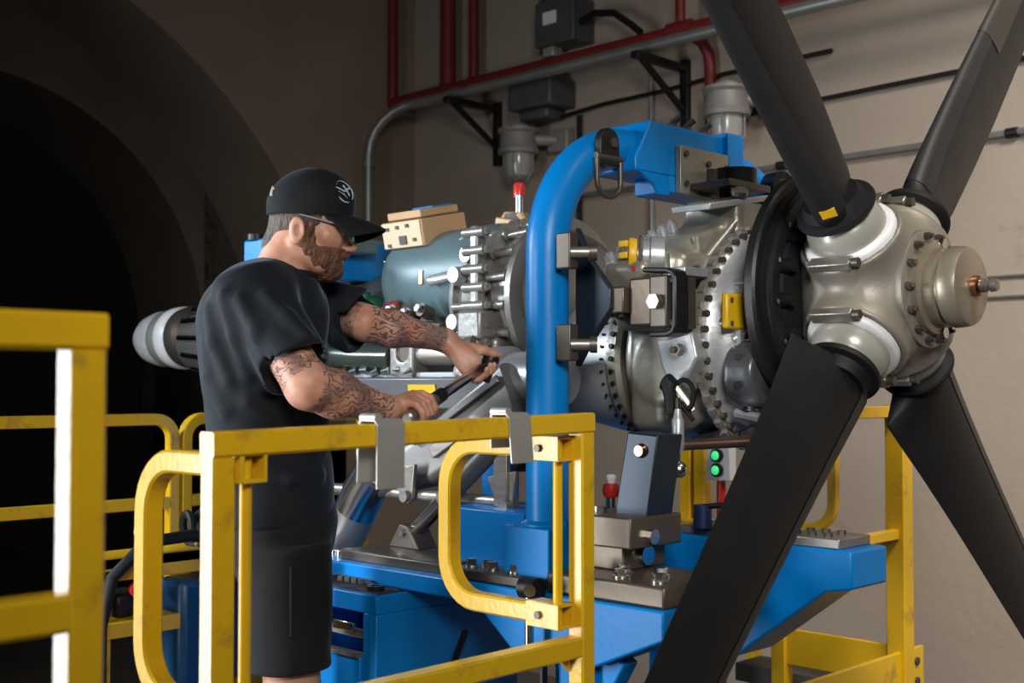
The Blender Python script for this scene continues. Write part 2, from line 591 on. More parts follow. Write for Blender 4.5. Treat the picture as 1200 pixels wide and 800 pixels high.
M['elbow'] = mat('brushed_elbow', (0.40, 0.39, 0.375), 0.32, 0.7, col2=(0.33, 0.32, 0.31), scale=7, aniso=(1, 1, 4))
# ------------------------------------------------------------------ the hall
ZF = -0.35
b = MB()
b.bx(-12, 5, -7, 2.9, ZF-0.2, ZF)
struct(b.build('floor', M['floor']), 'dark concrete hall floor')
b = MB()
b.bx(-4.6, 5, 2.62, 2.9, ZF, 4.7)
struct(b.build('wall_back', M['wall']), 'beige plastered wall behind the engine')
b = MB()
b.bx(-12, 5, -7, 2.9, 4.7, 4.9)
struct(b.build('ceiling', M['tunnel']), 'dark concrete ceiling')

def arch_wall(x0, x1, yc, zc, rad, y0, y1, z0, z1, n=48):
    m = MB()
    pr = [(yc-rad, z0)] + [(yc - rad*math.cos(math.pi*i/n), zc + rad*math.sin(math.pi*i/n)) for i in range(n+1)] + [(yc+rad, z0)]
    k = len(pr)
    vs_, fs = [], []
    for x in (x0, x1):
        vs_ += [(x, y, z) for y, z in pr]
        vs_ += [(x, y, z1) for y, z in pr]
    for o in (0, 2*k):
        for i in range(k-1):
            fs.append((o+i, o+i+1, o+k+i+1, o+k+i))
    for i in range(k-1):
        fs.append((i, i+1, 2*k+i+1, 2*k+i))
    m.add(vs_, fs)
    m.bx(x0, x1, y0, yc-rad, z0, z1)
    m.bx(x0, x1, yc+rad, y1, z0, z1)
    return m
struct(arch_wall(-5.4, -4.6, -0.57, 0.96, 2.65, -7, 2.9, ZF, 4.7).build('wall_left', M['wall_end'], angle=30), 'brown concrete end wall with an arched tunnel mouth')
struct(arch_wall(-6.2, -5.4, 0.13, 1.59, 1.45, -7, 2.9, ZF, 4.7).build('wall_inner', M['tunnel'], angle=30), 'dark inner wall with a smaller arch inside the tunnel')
b = MB()
b.bx(-12, -11.8, -7, 2.9, ZF, 4.7)
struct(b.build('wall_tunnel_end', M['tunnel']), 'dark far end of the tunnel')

# ------------------------------------------------------------------ pipes, cables and fittings on the wall
t = thing('conduit_pipe', 'long grey steel pipe running along the wall and bending down by the arch', 'pipe', (-4.5, 2.16, 0.6))
path = [(1.6, 2.3, 3.0), (-1, 2.3, 3.0), (-4.2, 2.3, 2.99)] + \
       [(-4.2-0.3*math.sin(R(a)), 2.3-0.14*math.sin(R(a)), 2.69+0.3*math.cos(R(a))) for a in (15, 30, 45, 60, 75, 90)] + [(-4.5, 2.16, 2.4), (-4.5, 2.16, 0.6)]
MB().tube(path, 0.031, 14).build('pipe_run', M['greypipe'], t)
for q, d in (((-4.5, 2.16, 2.62), (0, 0, 1)), ((-3.9, 2.3, 2.99), (1, 0, 0)), ((-1.2, 2.3, 3.0), (1, 0, 0))):
    a = Vector(q)
    MB().cyl(a, a + Vector(d)*0.05, 0.039, n=14).build('coupling', M['greypipe'], t)

t = thing('sprinkler_pipe', 'dark red fire sprinkler pipe with risers along the back wall', 'pipe', (-4.6, 2.4, 2.3))
MB().tube([(1.6, 2.4, 3.08), (-4.57, 2.4, 3.06)], 0.035, 12).build('main_pipe', M['redpipe'], t)
for x, y, r in ((-4.56, 2.4, 0.034), (-4.157, 2.5, 0.05), (-3.93, 2.5, 0.032), (-2.33, 2.4, 0.026)):
    MB().cyl((x, y, 3.04), (x, y, 4.68), r, n=12).build('riser', M['redpipe'], t)
MB().tube([(-2.33, 2.4, 3.075), (-2.31, 2.46, 3.06), (-2.29, 2.53, 3.03), (-2.275, 2.565, 2.97), (-2.27, 2.57, 2.9), (-2.27, 2.57, 2.3)], 0.03, 12).build('drop_pipe', M['redpipe'], t)
MB().cyl((-2.40, 2.4, 3.073), (-2.26, 2.4, 3.073), 0.046, n=12).build('tee_fitting', M['redpipe'], t)

def wall_bracket(x, lab):
    t = thing('pipe_bracket', lab, 'bracket', (x, 2.62, 2.6), 'black pipe brackets on the wall')
    MB().bx(x-0.025, x+0.025, 2.585, 2.62, 2.60, 2.98).build('wall_leg', M['black'], t, 0.004)
    MB().bx(x-0.025, x+0.025, 2.18, 2.585, 2.915, 2.952).build('arm', M['black'], t, 0.004)
    MB().bar((x, 2.24, 2.92), (x, 2.59, 2.71), 0.03, 0.025).build('diagonal_brace', M['black'], t, 0.003)
wall_bracket(-2.45, 'black triangular pipe bracket near the red drop pipe')
wall_bracket(-3.83, 'black triangular pipe bracket below the two red risers')

def bulkhead_lamp(x, lab):
    y = 2.42
    t = thing('bulkhead_lamp', lab, 'lamp', (x, y, 2.45), 'unlit wall lamps')
    MB().lathe([(0, 0.05), (0.0, 0.112), (0.02, 0.118), (0.035, 0.108), (0.11, 0.102), (0.125, 0.118), (0.14, 0.118), (0.15, 0.06), (0.165, 0.055)], (x, y, 2.60), (0, 0, 1), 28).build('housing', M['greycast'], t)
    MB().lathe([(0, 0.0), (0.005, 0.04), (0.02, 0.065), (0.06, 0.078), (0.14, 0.08), (0.15, 0.08)], (x, y, 2.455), (0, 0, 1), 24).build('glass_globe', M['globe'], t)
    for i in range(4):
        a = 2*math.pi*i/4 + 0.4
        MB().tube([(x+0.088*math.cos(a), y+0.088*math.sin(a), 2.60), (x+0.086*math.cos(a), y+0.086*math.sin(a), 2.50), (x+0.05*math.cos(a), y+0.05*math.sin(a), 2.448)], 0.005, 6).build('guard_wire', M['greycast'], t)
    MB().cyl((x+0.03, y, 2.68), (x+0.17, 2.60, 2.68), 0.032, n=12).build('mounting_arm', M['greycast'], t)
    MB().bx(x+0.10, x+0.25, 2.55, 2.62, 2.61, 2.735).build('junction_box', M['greycast'], t, 0.008)
M['globe'] = mat('dusty_glass', (0.42, 0.42, 0.40), 0.18, 0.0, col2=(0.33, 0.33, 0.31), scale=10, coat=0.5)
bulkhead_lamp(-2.07, 'grey cast wall lamp with glass jar left of the upper blade')
bulkhead_lamp(-3.48, 'grey cast wall lamp in shadow behind the blue hoop')

t = thing('junction_box', 'dark grey electrical box with a white label above the pipes', 'electrical box', (-3.2, 2.55, 3.19))
MB().bx(-3.36, -3.08, 2.45, 2.62, 3.19, 3.43).build('enclosure', M['darkbox'], t, 0.012)
MB().bx(-3.365, -3.075, 2.432, 2.452, 3.185, 3.435).build('lid', M['darkbox'], t, 0.006)
MB().bx(-3.30, -3.20, 2.428, 2.434, 3.30, 3.37).build('label_plate', M['white'], t)
MB().cyl((-3.3, 2.53, 3.42), (-3.3, 2.53, 3.56), 0.06, n=14).build('conduit_hub', M['darkbox'], t)
MB().bx(-3.34, -3.26, 2.47, 2.55, 3.135, 3.19).build('cable_gland', M['tape'], t, 0.005)
MB().tube([(-3.08, 2.5, 3.29), (-2.96, 2.48, 3.31), (-2.8, 2.45, 3.27), (-2.66, 2.43, 3.17), (-2.6, 2.42, 3.12)], 0.02, 8).build('flexible_cable', M['black'], t)

t = thing('transformer_box', 'dark box hanging under the pipes above the shadowed lamp', 'electrical box', (-3.39, 2.5, 2.78))
MB().bx(-3.55, -3.22, 2.40, 2.62, 2.85, 3.00).build('enclosure', M['darkbox'], t, 0.012)
MB().bx(-3.50, -3.28, 2.44, 2.60, 2.79, 2.85).build('lower_housing', M['darkbox'], t, 0.02)

tag(MB().tube([(-3.35, 2.56, 2.80), (-3.0, 2.585, 2.835), (-2.6, 2.59, 2.84), (-2.2, 2.595, 2.865), (-1.6, 2.6, 2.87)], 0.012, 8).build('wall_cable', M['black']),
    'thin black cable crossing the wall behind the pipe bracket', 'cable')
tag(MB().tube([(-2.1, 2.6, 2.64), (-1.4, 2.6, 2.655), (-0.6, 2.6, 2.67), (0.6, 2.6, 2.68)], 0.011, 8).build('wall_cable', M['black']),
    'thin black cable on the wall between the two upper blades', 'cable')
t = thing('wall_conduit', 'grey conduit on the wall passing behind both upper blades', 'conduit', (-1.2, 2.6, 2.34))
MB().tube([(-3.14, 2.6, 2.352), (1.2, 2.6, 2.37)], 0.015, 8).build('conduit_run', M['greypipe'], t)
for x in (-1.9, -0.78, -0.68):
    MB().cyl((x, 2.6, 2.36), (x+0.05, 2.6, 2.36), 0.022, n=10).build('coupling', M['black'], t)
tag(MB().tube([(-1.15, 2.612, 1.755), (1.0, 2.612, 1.765)], 0.007, 6).build('wall_wire', M['greypipe']), 'upper of two thin wires on the wall right of the hub', 'wire')
tag(MB().tube([(-1.15, 2.612, 1.668), (1.0, 2.612, 1.676)], 0.007, 6).build('wall_wire', M['greypipe']), 'lower of two thin wires on the wall right of the hub', 'wire')
tag(MB().cyl((-2.67, 2.6, 1.2), (-2.67, 2.6, 2.97), 0.014, n=8).build('vertical_conduit', M['greypipe']), 'thin grey vertical conduit seen above the blue hoop', 'conduit')
tag(MB().cyl((-3.17, 2.59, 0.8), (-3.17, 2.59, 2.8), 0.016, n=8).build('vertical_conduit', M['black']), 'thin dark vertical conduit seen inside the blue hoop', 'conduit')
tag(MB().cyl((-3.46, 2.59, 3.2), (-3.46, 2.59, 4.69), 0.014, n=8).build('vertical_conduit', M['darkbox']), 'thin dark conduit rising left of the labelled box', 'conduit')
tag(MB().cyl((-2.02, 2.585, 2.76), (-2.02, 2.585, 3.0), 0.016, n=8).build('vertical_conduit', M['greypipe']), 'short brown-grey conduit feeding the nearer wall lamp', 'conduit')
# ------------------------------------------------------------------ propeller
HZ = 1.51
HUB = V(0, 0, HZ)
prop = thing('propeller', 'four-bladed black aircraft propeller with bronze-grey hub', 'propeller', (0, 0, HZ))
BA = [137, 47, -43, -133]     # blade angles in the y-z plane, degrees
g = Grid((-0.18, -0.25, HZ-0.25), (0.16, 0.25, HZ+0.25), 0.0045)
g.rod((-0.125, 0, HZ), (0.085, 0, HZ), 0.155, 0.155, 0.0, 0.05)
g.rod((0.05, 0, HZ), (0.115, 0, HZ), 0.128, 0.118, 0.03, 0.012)
for a in BA:
    d = V(0, math.cos(R(a)), math.sin(R(a)))
    g.rod(HUB + d*0.02, HUB + d*0.172, 0.122, 0.117, 0.035, 0.008)
for a in BA:
    d = V(0, math.cos(R(a)), math.sin(R(a)))
    g.rod(HUB + d*0.162, HUB + d*0.2, 0.106, 0.106, 0.0, 0.0, op='s')
g.build('hub_barrel', M['hub'], prop, smooth_n=2)
for i, a in enumerate(BA):
    d = V(0, math.cos(R(a)), math.sin(R(a)))
    c = HUB + d*0.165
    MB().lathe([(-0.004, 0.080), (-0.004, 0.1045), (0.008, 0.1045), (0.016, 0.101), (0.019, 0.096), (0.019, 0.080)], c, d, 40, closed=True).build('retention_ring', M['white'], prop)
    MB().lathe([(0, 0.0), (0, 0.088), (0.022, 0.088), (0.045, 0.084), (0.062, 0.076), (0.072, 0.066), (0.1, 0.058)], c, d, 32).build('blade_seat', M['pale'], prop)
    # clamp across the ring
    tg = V(0, -d.z, d.y)
    for sgn, big in ((1, True), (-1, False)):
        mid = c + d*0.016 + tg*(0.103*sgn)
        if (d.y < 0) == (sgn*tg.z > 0) or not big:
            pass
        k = MB()
        k.bar(mid + V(-0.052, 0, 0), mid + V(0.048, 0, 0), 0.028, 0.02, d)
        kb = k.build('clamp_block', M['steel'], prop, 0.003)
        MB().cyl(mid + V(0.046, 0, 0), mid + V(0.064, 0, 0), 0.0105, n=10).build('clamp_bolt', M['darksteel'], kb)
# dome and actuator
MB().lathe([(0.105, 0.0), (0.105, 0.128), (0.112, 0.131), (0.122, 0.131), (0.126, 0.126), (0.128, 0.104)], (0, 0, HZ), (1, 0, 0), 48).build('dome_flange', M['hub'], prop)
MB().lathe([(0.12, 0.0), (0.12, 0.105), (0.142, 0.101), (0.146, 0.088), (0.166, 0.086), (0.17, 0.079), (0.174, 0.079), (0.178, 0.087), (0.184, 0.089), (0.208, 0.087), (0.217, 0.083), (0.221, 0.075), (0.222, 0.0)], (0, 0, HZ), (1, 0, 0), 56).build('dome', M['bronze'], prop)
for k in range(14):
    a = 2*math.pi*k/14
    o = V(0.126, 0.116*math.cos(a), HZ + 0.116*math.sin(a))
    q = MB()
    q.hexa(o, (1, 0, 0), 0.0085, 0.012)
    q.cyl(o + V(0.012, 0, 0), o + V(0.02, 0, 0), 0.0052, n=8)
    q.build('dome_bolt', M['darksteel'], prop)
for a in (-50, -75, 75):
    o = V(0.128, 0.10*math.cos(R(a)), HZ + 0.10*math.sin(R(a)))
    MB().hexa(o, (1, 0, 0), 0.014, 0.02).build('oil_fitting', M['zinc'], prop)
MB().lathe([(0.22, 0.0), (0.22, 0.021), (0.224, 0.023), (0.236, 0.023), (0.24, 0.018)], (0, 0, HZ), (1, 0, 0), 20).build('shaft_collar', M['copper'], prop)
MB().lathe([(0.238, 0.0), (0.238, 0.015), (0.252, 0.015), (0.254, 0.011), (0.259, 0.011), (0.261, 0.015), (0.274, 0.013), (0.276, 0.0)], (0, 0, HZ), (1, 0, 0), 16).build('shaft_tip', M['steel'], prop)
# backing ring behind the hub
MB().lathe([(-0.172, 0.235), (-0.172, 0.283), (-0.166, 0.288), (-0.148, 0.288), (-0.142, 0.283), (-0.142, 0.262), (-0.124, 0.258), (-0.118, 0.25), (-0.118, 0.222), (-0.136, 0.215), (-0.136, 0.14), (-0.172, 0.14)], (0, 0, HZ), (1, 0, 0), 64, closed=True).build('backing_ring', M['black'], prop, angle=22)
MB().lathe([(-0.14, 0.0), (-0.14, 0.2), (-0.125, 0.195), (-0.115, 0.16), (-0.11, 0.0)], (0, 0, HZ), (1, 0, 0), 48).build('backing_plate', M['rubber'], prop)
for k in range(16):
    a = 2*math.pi*(k+0.3)/16
    o = V(-0.13, 0.196*math.cos(a), HZ + 0.196*math.sin(a))
    MB().cyl(o, o + V(0.03, 0, 0), 0.018, 0.015, n=12).build('lug', M['rubber'], prop)
    o2 = V(-0.122, 0.236*math.cos(a), HZ + 0.236*math.sin(a))
    MB().hexa(o2, (1, 0, 0), 0.006, 0.009).build('ring_bolt', M['zinc'], prop)

def blade_section(chord, thick, round_):
    """closed loop (along the chord, across it); leading edge at +"""
    n = 14
    up, lo = [], []
    for i in range(n+1):
        x = 0.5*(1 - math.cos(math.pi*i/n))
        yt = 5*(0.2969*math.sqrt(x) - 0.126*x - 0.3516*x*x + 0.2843*x**3 - 0.1015*x**4) * 1.0
        ye = math.sqrt(max(0.0, 0.25 - (x-0.5)**2))
        y = (yt*(1-round_) + ye*round_) * thick
        cam_ = 0.035*chord*(1-round_)*4*x*(1-x)
        up.append((chord*(0.36 - x + 0.14*round_), y + cam_))
        lo.append((chord*(0.36 - x + 0.14*round_), -y*0.9 + cam_))
    return up + lo[-2:0:-1]
#        r      chord  thick  round beta
BP = [(0.195, 0.118, 0.118, 1.0, 22), (0.24, 0.124, 0.116, 1.0, 20), (0.258, 0.155, 0.106, 0.8, 18), (0.275, 0.225, 0.084, 0.3, 15),
      (0.284, 0.250, 0.076, 0.0, 13), (0.34, 0.252, 0.068, 0.0, 10), (0.45, 0.248, 0.056, 0.0, 6), (0.62, 0.237, 0.045, 0.0, 3),
      (0.80, 0.225, 0.037, 0.0, 1), (1.0, 0.210, 0.030, 0.0, 0), (1.2, 0.191, 0.024, 0.0, -1), (1.38, 0.159, 0.019, 0.0, -1), (1.46, 0.117, 0.015, 0.0, -1), (1.49, 0.064, 0.01, 0, -1)]
def blade_point(a, r, beta, x, y):
    d = V(0, math.cos(R(a)), math.sin(R(a)))
    tg = V(0, -d.z, d.y)
    c = tg*math.cos(R(beta)) + V(1, 0, 0)*math.sin(R(beta))
    nn = V(1, 0, 0)*math.cos(R(beta)) - tg*math.sin(R(beta))
    return HUB + d*r + c*x + nn*y
for i, a in enumerate(BA):
    m = MB()
    k = None
    vv, ff = [], []
    for (r, ch, th, ro, be) in BP:
        sec = blade_section(ch, th, ro)
        k = len(sec)
        vv += [blade_point(a, r, be, x, y) for x, y in sec]
    for j in range(len(BP)-1):
        for q in range(k):
            q2 = (q+1) % k
            ff.append((j*k+q, j*k+q2, (j+1)*k+q2, (j+1)*k+q))
    ff += [tuple(range(k-1, -1, -1)), tuple(range((len(BP)-1)*k, len(BP)*k))]
    m.add(vv, ff)
    bl = m.build('blade', M['blade'], prop, angle=50)
    d = V(0, math.cos(R(a)), math.sin(R(a)))
    MB().lathe([(0.226, 0.05), (0.226, 0.064), (0.238, 0.070), (0.244, 0.086), (0.250, 0.089), (0.258, 0.087), (0.262, 0.072), (0.285, 0.062)], HUB, d, 36).build('root_boot', M['rubber'], bl)
    # leading edge erosion strip
    vv, ff = [], []
    rows = [p for p in BP if 0.284 <= p[0] <= 1.46]
    kk = 9
    for (r, ch, th, ro, be) in rows:
        sec = blade_section(ch, th, ro)
        L = len(sec)
        ids = [(j) % L for j in range(-4, 5)]
        for j in ids:
            x, y = sec[j]
            vv.append(blade_point(a, r, be, x + 0.0012, y*1.02 + (0.0009 if y > 0 else -0.0009)))
    for j in range(len(rows)-1):
        for q in range(kk-1):
            ff.append((j*kk+q, j*kk+q+1, (j+1)*kk+q+1, (j+1)*kk+q))
    MB().add(vv, ff).build('leading_edge_strip', M['strip'] if 'strip' in M else M['rubber'], bl, angle=60)

    vv, ff = [], []
    rows = [p for p in BP if p[0] > 0.99]
    rows = [(0.90, 0.217, 0.0335, 0.0, 0.5)] + rows
    for (r, ch, th, ro, be) in rows[:-1]:
        sec = blade_section(ch, th, ro)
        L = len(sec)
        for j in [(j) % L for j in range(-6, 7)]:
            x, y = sec[j]
            vv.append(blade_point(a, r, be, x + 0.0022, y*1.03 + (0.0018 if y > 0 else -0.0018)))
    for j in range(len(rows)-2):
        for q in range(12):
            ff.append((j*13+q, j*13+q+1, (j+1)*13+q+1, (j+1)*13+q))
    if i == 1:
        MB().add(vv, ff).build('edge_sheath', M['sheath'], bl, angle=60)
    if i == 0:
        lab = MB()
        nn_ = V(0.49, -0.86, -0.13)
        nn_ = (nn_ - d*nn_.dot(d)).normalized()
        p1_, p2_ = V(0.017, -0.272, 1.650), V(0.041, -0.251, 1.659)
        lab.prism([p1_ - nn_*0.004, p2_ - nn_*0.004, p2_ + d*0.020 - nn_*0.004, p1_ + d*0.020 - nn_*0.004], nn_*0.014)
        lab.build('yellow_label', M['yplug'], bl)
# ------------------------------------------------------------------ yellow guard rails
YW = 0.038
def yrail(pts, parent, name, w=YW, nrm=(1, 0, 0), m=None):
    return MB().rtube(pts, w, w, nrm, 0.004).build(name, m or M['yellow'], parent)

def loop_gate(yp, x_hinge, x_end, z0, z1, lab, tubew=0.036):
    """rounded swing gate in the plane y = yp, hinged at x_hinge, rounded towards x_end"""
    t = thing('swing_gate', lab, 'gate', (x_hinge, yp, z0))
    r = 0.085
    pts = [V(x_hinge, yp, z1)] + arc((x_end + r, yp, z1 - r), r, 90, 180, 7, (1, 0, 0), (0, 0, 1)) + \
        arc((x_end + r, yp, z0 + r), r, 180, 270, 7, (1, 0, 0), (0, 0, 1)) + [V(x_hinge, yp, z0)]
    MB().rtube(pts, tubew, tubew, (0, 1, 0), 0.004).build('loop_tube', M['yellow'], t)
    for z in (z0, z1):
        q = MB()
        o, i = 0.0235, 0.0175
        for s_ in (-1, 1):
            q.bx(x_hinge-0.055, x_hinge+0.03, yp+s_*i, yp+s_*o, z-o, z+o)
            q.bx(x_hinge-0.055, x_hinge+0.03, yp-i, yp+i, z+s_*i, z+s_*o)
        q.build('hinge_sleeve', M['yellow'], t, 0.001)
        MB().hexa((x_hinge-0.02, yp-o, z), (0, -1, 0), 0.008, 0.006).build('sleeve_bolt', M['darksteel'], t)
    MB().cyl((x_hinge+0.008, yp, z0-0.02), (x_hinge+0.008, yp, z1+0.02), 0.0095, n=10).build('hinge_rod', M['yellow'], t)
    return t

RX = -0.2
t = thing('guard_rail', 'yellow welded guard rail in front of the technician', 'railing', (RX, -1.2, 0))
yl, yr = -1.592, -0.792
yrail([(RX, yl, -0.0), (RX, yl, 1.2125 - YW/2)], t, 'post')
yrail([(RX, yr, -0.0), (RX, yr, 1.2265 - YW/2)], t, 'post')
MB().rtube([(RX, yl-YW/2, 1.2125), (RX, yr+YW/2, 1.2265)], YW, YW, (1, 0, 0), 0.004).build('top_rail', M['yellow'], t)
MB().rtube([(RX, yl+YW/2, 0.80), (RX, yr-YW/2, 0.805)], YW, YW, (1, 0, 0), 0.004).build('mid_rail', M['yellow'], t)
MB().prism([(RX-0.02, yr-0.021, 0.785), (RX-0.02, yr-0.05, 0.785), (RX-0.02, yr-0.021, 0.755)], (0.006, 0, 0)).build('gusset', M['yellow'], t)

loop_gate(-0.83, -0.235, -0.53, 0.862, 1.178, 'yellow rounded swing gate right of the technician beside the blue stand')
loop_gate(-1.54, -0.215, -0.488, 0.80, 1.178, 'yellow rounded swing gate left of the technician by the tall post')

# nearest guard rail, left edge of the picture
GX = 0.27
t = thing('guard_rail', 'nearest yellow guard rail at the left edge of the picture', 'railing', (GX, -2.2, 0))
gw = 0.035
MB().rtube([(GX, -2.036, -0.0), (GX, -2.036, 1.349-gw/2)], gw, gw, (1, 0, 0), 0.004).build('post', M['yellow'], t)
MB().rtube([(GX, -3.0, 1.349), (GX, -2.036+gw/2, 1.349)], gw, gw, (1, 0, 0), 0.004).build('top_rail', M['yellow'], t)
MB().rtube([(GX, -3.0, 1.091), (GX, -2.036-gw/2, 1.091)], gw, gw, (1, 0, 0), 0.004).build('mid_rail', M['yellow'], t)
MB().rtube([(GX, -2.977, 0), (GX, -2.977, 1.349-gw/2)], gw, gw, (1, 0, 0), 0.004).build('post', M['yellow'], t)

# work platform deck that carries them
t = thing('work_platform', 'yellow steel work platform deck under the technician', 'platform', (-0.9, -1.2, ZF))
MB().bx(-1.48, -0.17, -1.70, -0.62, -0.06, 0.0).build('deck', M['floor'], t, 0.004)
for x in (-1.43, -0.24):
    for y in (-1.64, -0.83):
        MB().bx(x-0.03, x+0.03, y-0.03, y+0.03, ZF, -0.06).build('leg', M['yellow'], t, 0.003)
t = thing('access_step', 'yellow access platform below the nearest guard rail', 'platform', (0.1, -2.5, ZF))
MB().bx(-0.15, 0.30, -3.05, -1.99, -0.06, 0.0).build('deck', M['floor'], t, 0.004)
for x in (-0.1, 0.25):
    for y in (-3.0, -2.04):
        MB().bx(x-0.03, x+0.03, y-0.03, y+0.03, ZF, -0.06).build('leg', M['yellow'], t, 0.003)

# far rails at left
def far_rail(y_a, y_b, curve_at, lab, zt=1.195, zm=0.945, x=-2.0, w=0.034):
    t = thing('guard_rail', lab, 'railing', (x, (y_a+y_b)/2, ZF))
    r = 0.06
    if curve_at == 'b':
        pts = [V(x, y_a, zt)] + arc((x, y_b - r, zt - r), r, 90, 0, 6, (0, 1, 0), (0, 0, 1)) + [V(x, y_b, ZF)]
        MB().rtube(pts, w, w, (1, 0, 0), 0.003).build('bent_rail', M['yellow'], t)
        MB().rtube([(x, y_a, ZF), (x, y_a, zt+w/2)], w, w, (1, 0, 0), 0.003).build('post', M['yellow'], t)
    else:
        pts = [V(x, y_a, ZF)] + arc((x, y_a + r, zt - r), r, 180, 90, 6, (0, 1, 0), (0, 0, 1)) + [V(x, y_b, zt)]
        MB().rtube(pts, w, w, (1, 0, 0), 0.003).build('bent_rail', M['yellow'], t)
        MB().rtube([(x, y_b, ZF), (x, y_b, zt+w/2)], w, w, (1, 0, 0), 0.003).build('post', M['yellow'], t)
    MB().rtube([(x, y_a+w/2, zm), (x, y_b-w/2, zm)], w, w, (1, 0, 0), 0.003).build('mid_rail', M['yellow'], t)
far_rail(-1.75, -0.615, 'b', 'yellow guard rail with a bent end in the dark behind the left gate')
far_rail(-0.572, 0.12, 'a', "yellow bent guard rail partly hidden behind the technician's back")

# metal sleeves hung over the front rail
def rail_hook(y0, w, drop, back, lab, tilt=0.0):
    t = thing('rail_hook', lab, 'hook', (RX, y0, 1.1), 'metal hooks over the front guard rail')
    th = 0.004
    zt = 1.2125 + 0.0175*(y0+1.592) + 0.022
    xf, xb = RX + YW/2 + 0.002, RX - YW/2 - 0.002
    q = MB()
    prof = [(xf+th, zt-drop), (xf+th, zt-0.004), (xf-0.004, zt+th+0.001), (xb+0.0, zt+th+0.001), (xb-th, zt-0.004), (xb-th-0.004, zt-back),
            (xb-0.004, zt-back), (xb, zt-0.006), (xb+0.004, zt), (xf-0.005, zt), (xf, zt-0.006), (xf, zt-drop)]
    q.prism([(x, y0 + tilt*(zt-z), z) for x, z in prof], (0, w, 0))
    q.build('hook_strap', M['tape'], t, 0.001)
    MB().cyl((RX-0.03, y0+w*0.25, zt+0.006), (RX+0.01, y0+w*0.25, zt+0.006), 0.008, n=10).build('hook_pin', M['tape'], t)
rail_hook(-1.315, 0.058, 0.108, 0.10, 'wide grey metal hook over the front rail below the nearer hand')
rail_hook(-1.015, 0.056, 0.086, 0.06, 'narrow grey metal hook over the front rail near the blue post', 0.10)
# ------------------------------------------------------------------ turboprop engine
eng = thing('turboprop_engine', 'silver turboprop aircraft engine slung in the blue stand', 'engine', (-1.2, 0, 1.05))
EP = []
def part(mb, name, m, bevel=0.0, parent=None, **kw):
    o = mb.build(name, M[m], parent or eng, bevel, **kw)
    EP.append(o)
    return o

def bolt_circle(name, x, yc, zc, rad, n, r, h, m='darksteel', a0=0, a1=360, ax=1, hexhead=True):
    q = MB()
    for k in range(n):
        a = R(a0 + (a1-a0)*(k+0.5)/n)
        o = V(x, yc + rad*math.cos(a), zc + rad*math.sin(a))
        if hexhead:
            q.hexa(o, (ax, 0, 0), r, h)
        else:
            q.cyl(o, o + V(ax*h, 0, 0), r, n=8)
    o = part(q, name, m)
    o['kind'] = 'stuff'
    return o

GZ = 1.408
# front case of the reduction gearbox: shallow dish facing the propeller
part(MB().lathe([(-0.325, 0.0), (-0.325, 0.262), (-0.29, 0.262), (-0.282, 0.252), (-0.262, 0.247), (-0.235, 0.222), (-0.215, 0.185), (-0.205, 0.14), (-0.20, 0.0)], (0, 0, GZ), (1, 0, 0), 64), 'front_case', 'silver')
part(MB().lathe([(-0.318, 0.24), (-0.318, 0.272), (-0.296, 0.272), (-0.296, 0.24)], (0, 0, GZ), (1, 0, 0), 72, closed=True), 'case_flange', 'cast')
bolt_circle('flange_studs', -0.298, 0, GZ, 0.264, 46, 0.0075, 0.016, 'darksteel', hexhead=False)
q = MB()
for k in range(46):
    a = 2*math.pi*k/46
    o = V(-0.307, 0.272*math.cos(a), GZ + 0.272*math.sin(a))
    q.bar(o + V(-0.008, 0, 0), o + V(0.008, 0, 0), 0.016, 0.012, (0, math.cos(a), math.sin(a)))
o = part(q, 'flange_lugs', 'cast2')
o['kind'] = 'stuff'
part(MB().lathe([(-0.21, 0.0), (-0.21, 0.15), (-0.19, 0.145), (-0.185, 0.0)], (0, 0, HZ-0.02), (1, 0, 0), 40), 'shaft_housing', 'silver')
# raised ribs and bosses on the dish
for a0, a1, rr in ((150, 212, 0.215), (158, 205, 0.175)):
    pts = [V(-0.232 + (0.222-rr)*0.38, rr*math.cos(R(a)), GZ + rr*math.sin(R(a))) for a in np.linspace(a0, a1, 12)]
    part(MB().tube(pts, 0.013, 8), 'cast_rib', 'silver')
for y, z, r in ((-0.19, 1.53, 0.014), (-0.235, 1.44, 0.012), (-0.20, 1.30, 0.016), (-0.15, 1.24, 0.014), (-0.1, 1.2, 0.013)):
    part(MB().cyl((-0.262, y, z), (-0.215, y, z), r, r*0.85, n=12), 'casting_boss', 'silver')
part(MB().cyl((-0.262, -0.225, 1.485), (-0.262, -0.17, 1.475), 0.011, n=10), 'cast_lug', 'silver')
for pts in ([(-0.24, -0.225, 1.40), (-0.222, -0.205, 1.415), (-0.215, -0.19, 1.45), (-0.21, -0.17, 1.47)], [(-0.24, -0.225, 1.375), (-0.215, -0.19, 1.385), (-0.2, -0.15, 1.41), (-0.195, -0.12, 1.43)]):
    part(MB().tube(pts, 0.012, 10), 'oil_tube', 'silver')
# yellow cover plate
yc = part(MB().bx(-0.232, -0.214, -0.283, -0.13, 1.424, 1.504), 'shipping_cover', 'yplug', 0.006)
for z in (1.436, 1.488):
    MB().cyl((-0.215, -0.268, z), (-0.211, -0.268, z), 0.006, n=10).build('cover_screw', M['steel'], yc)
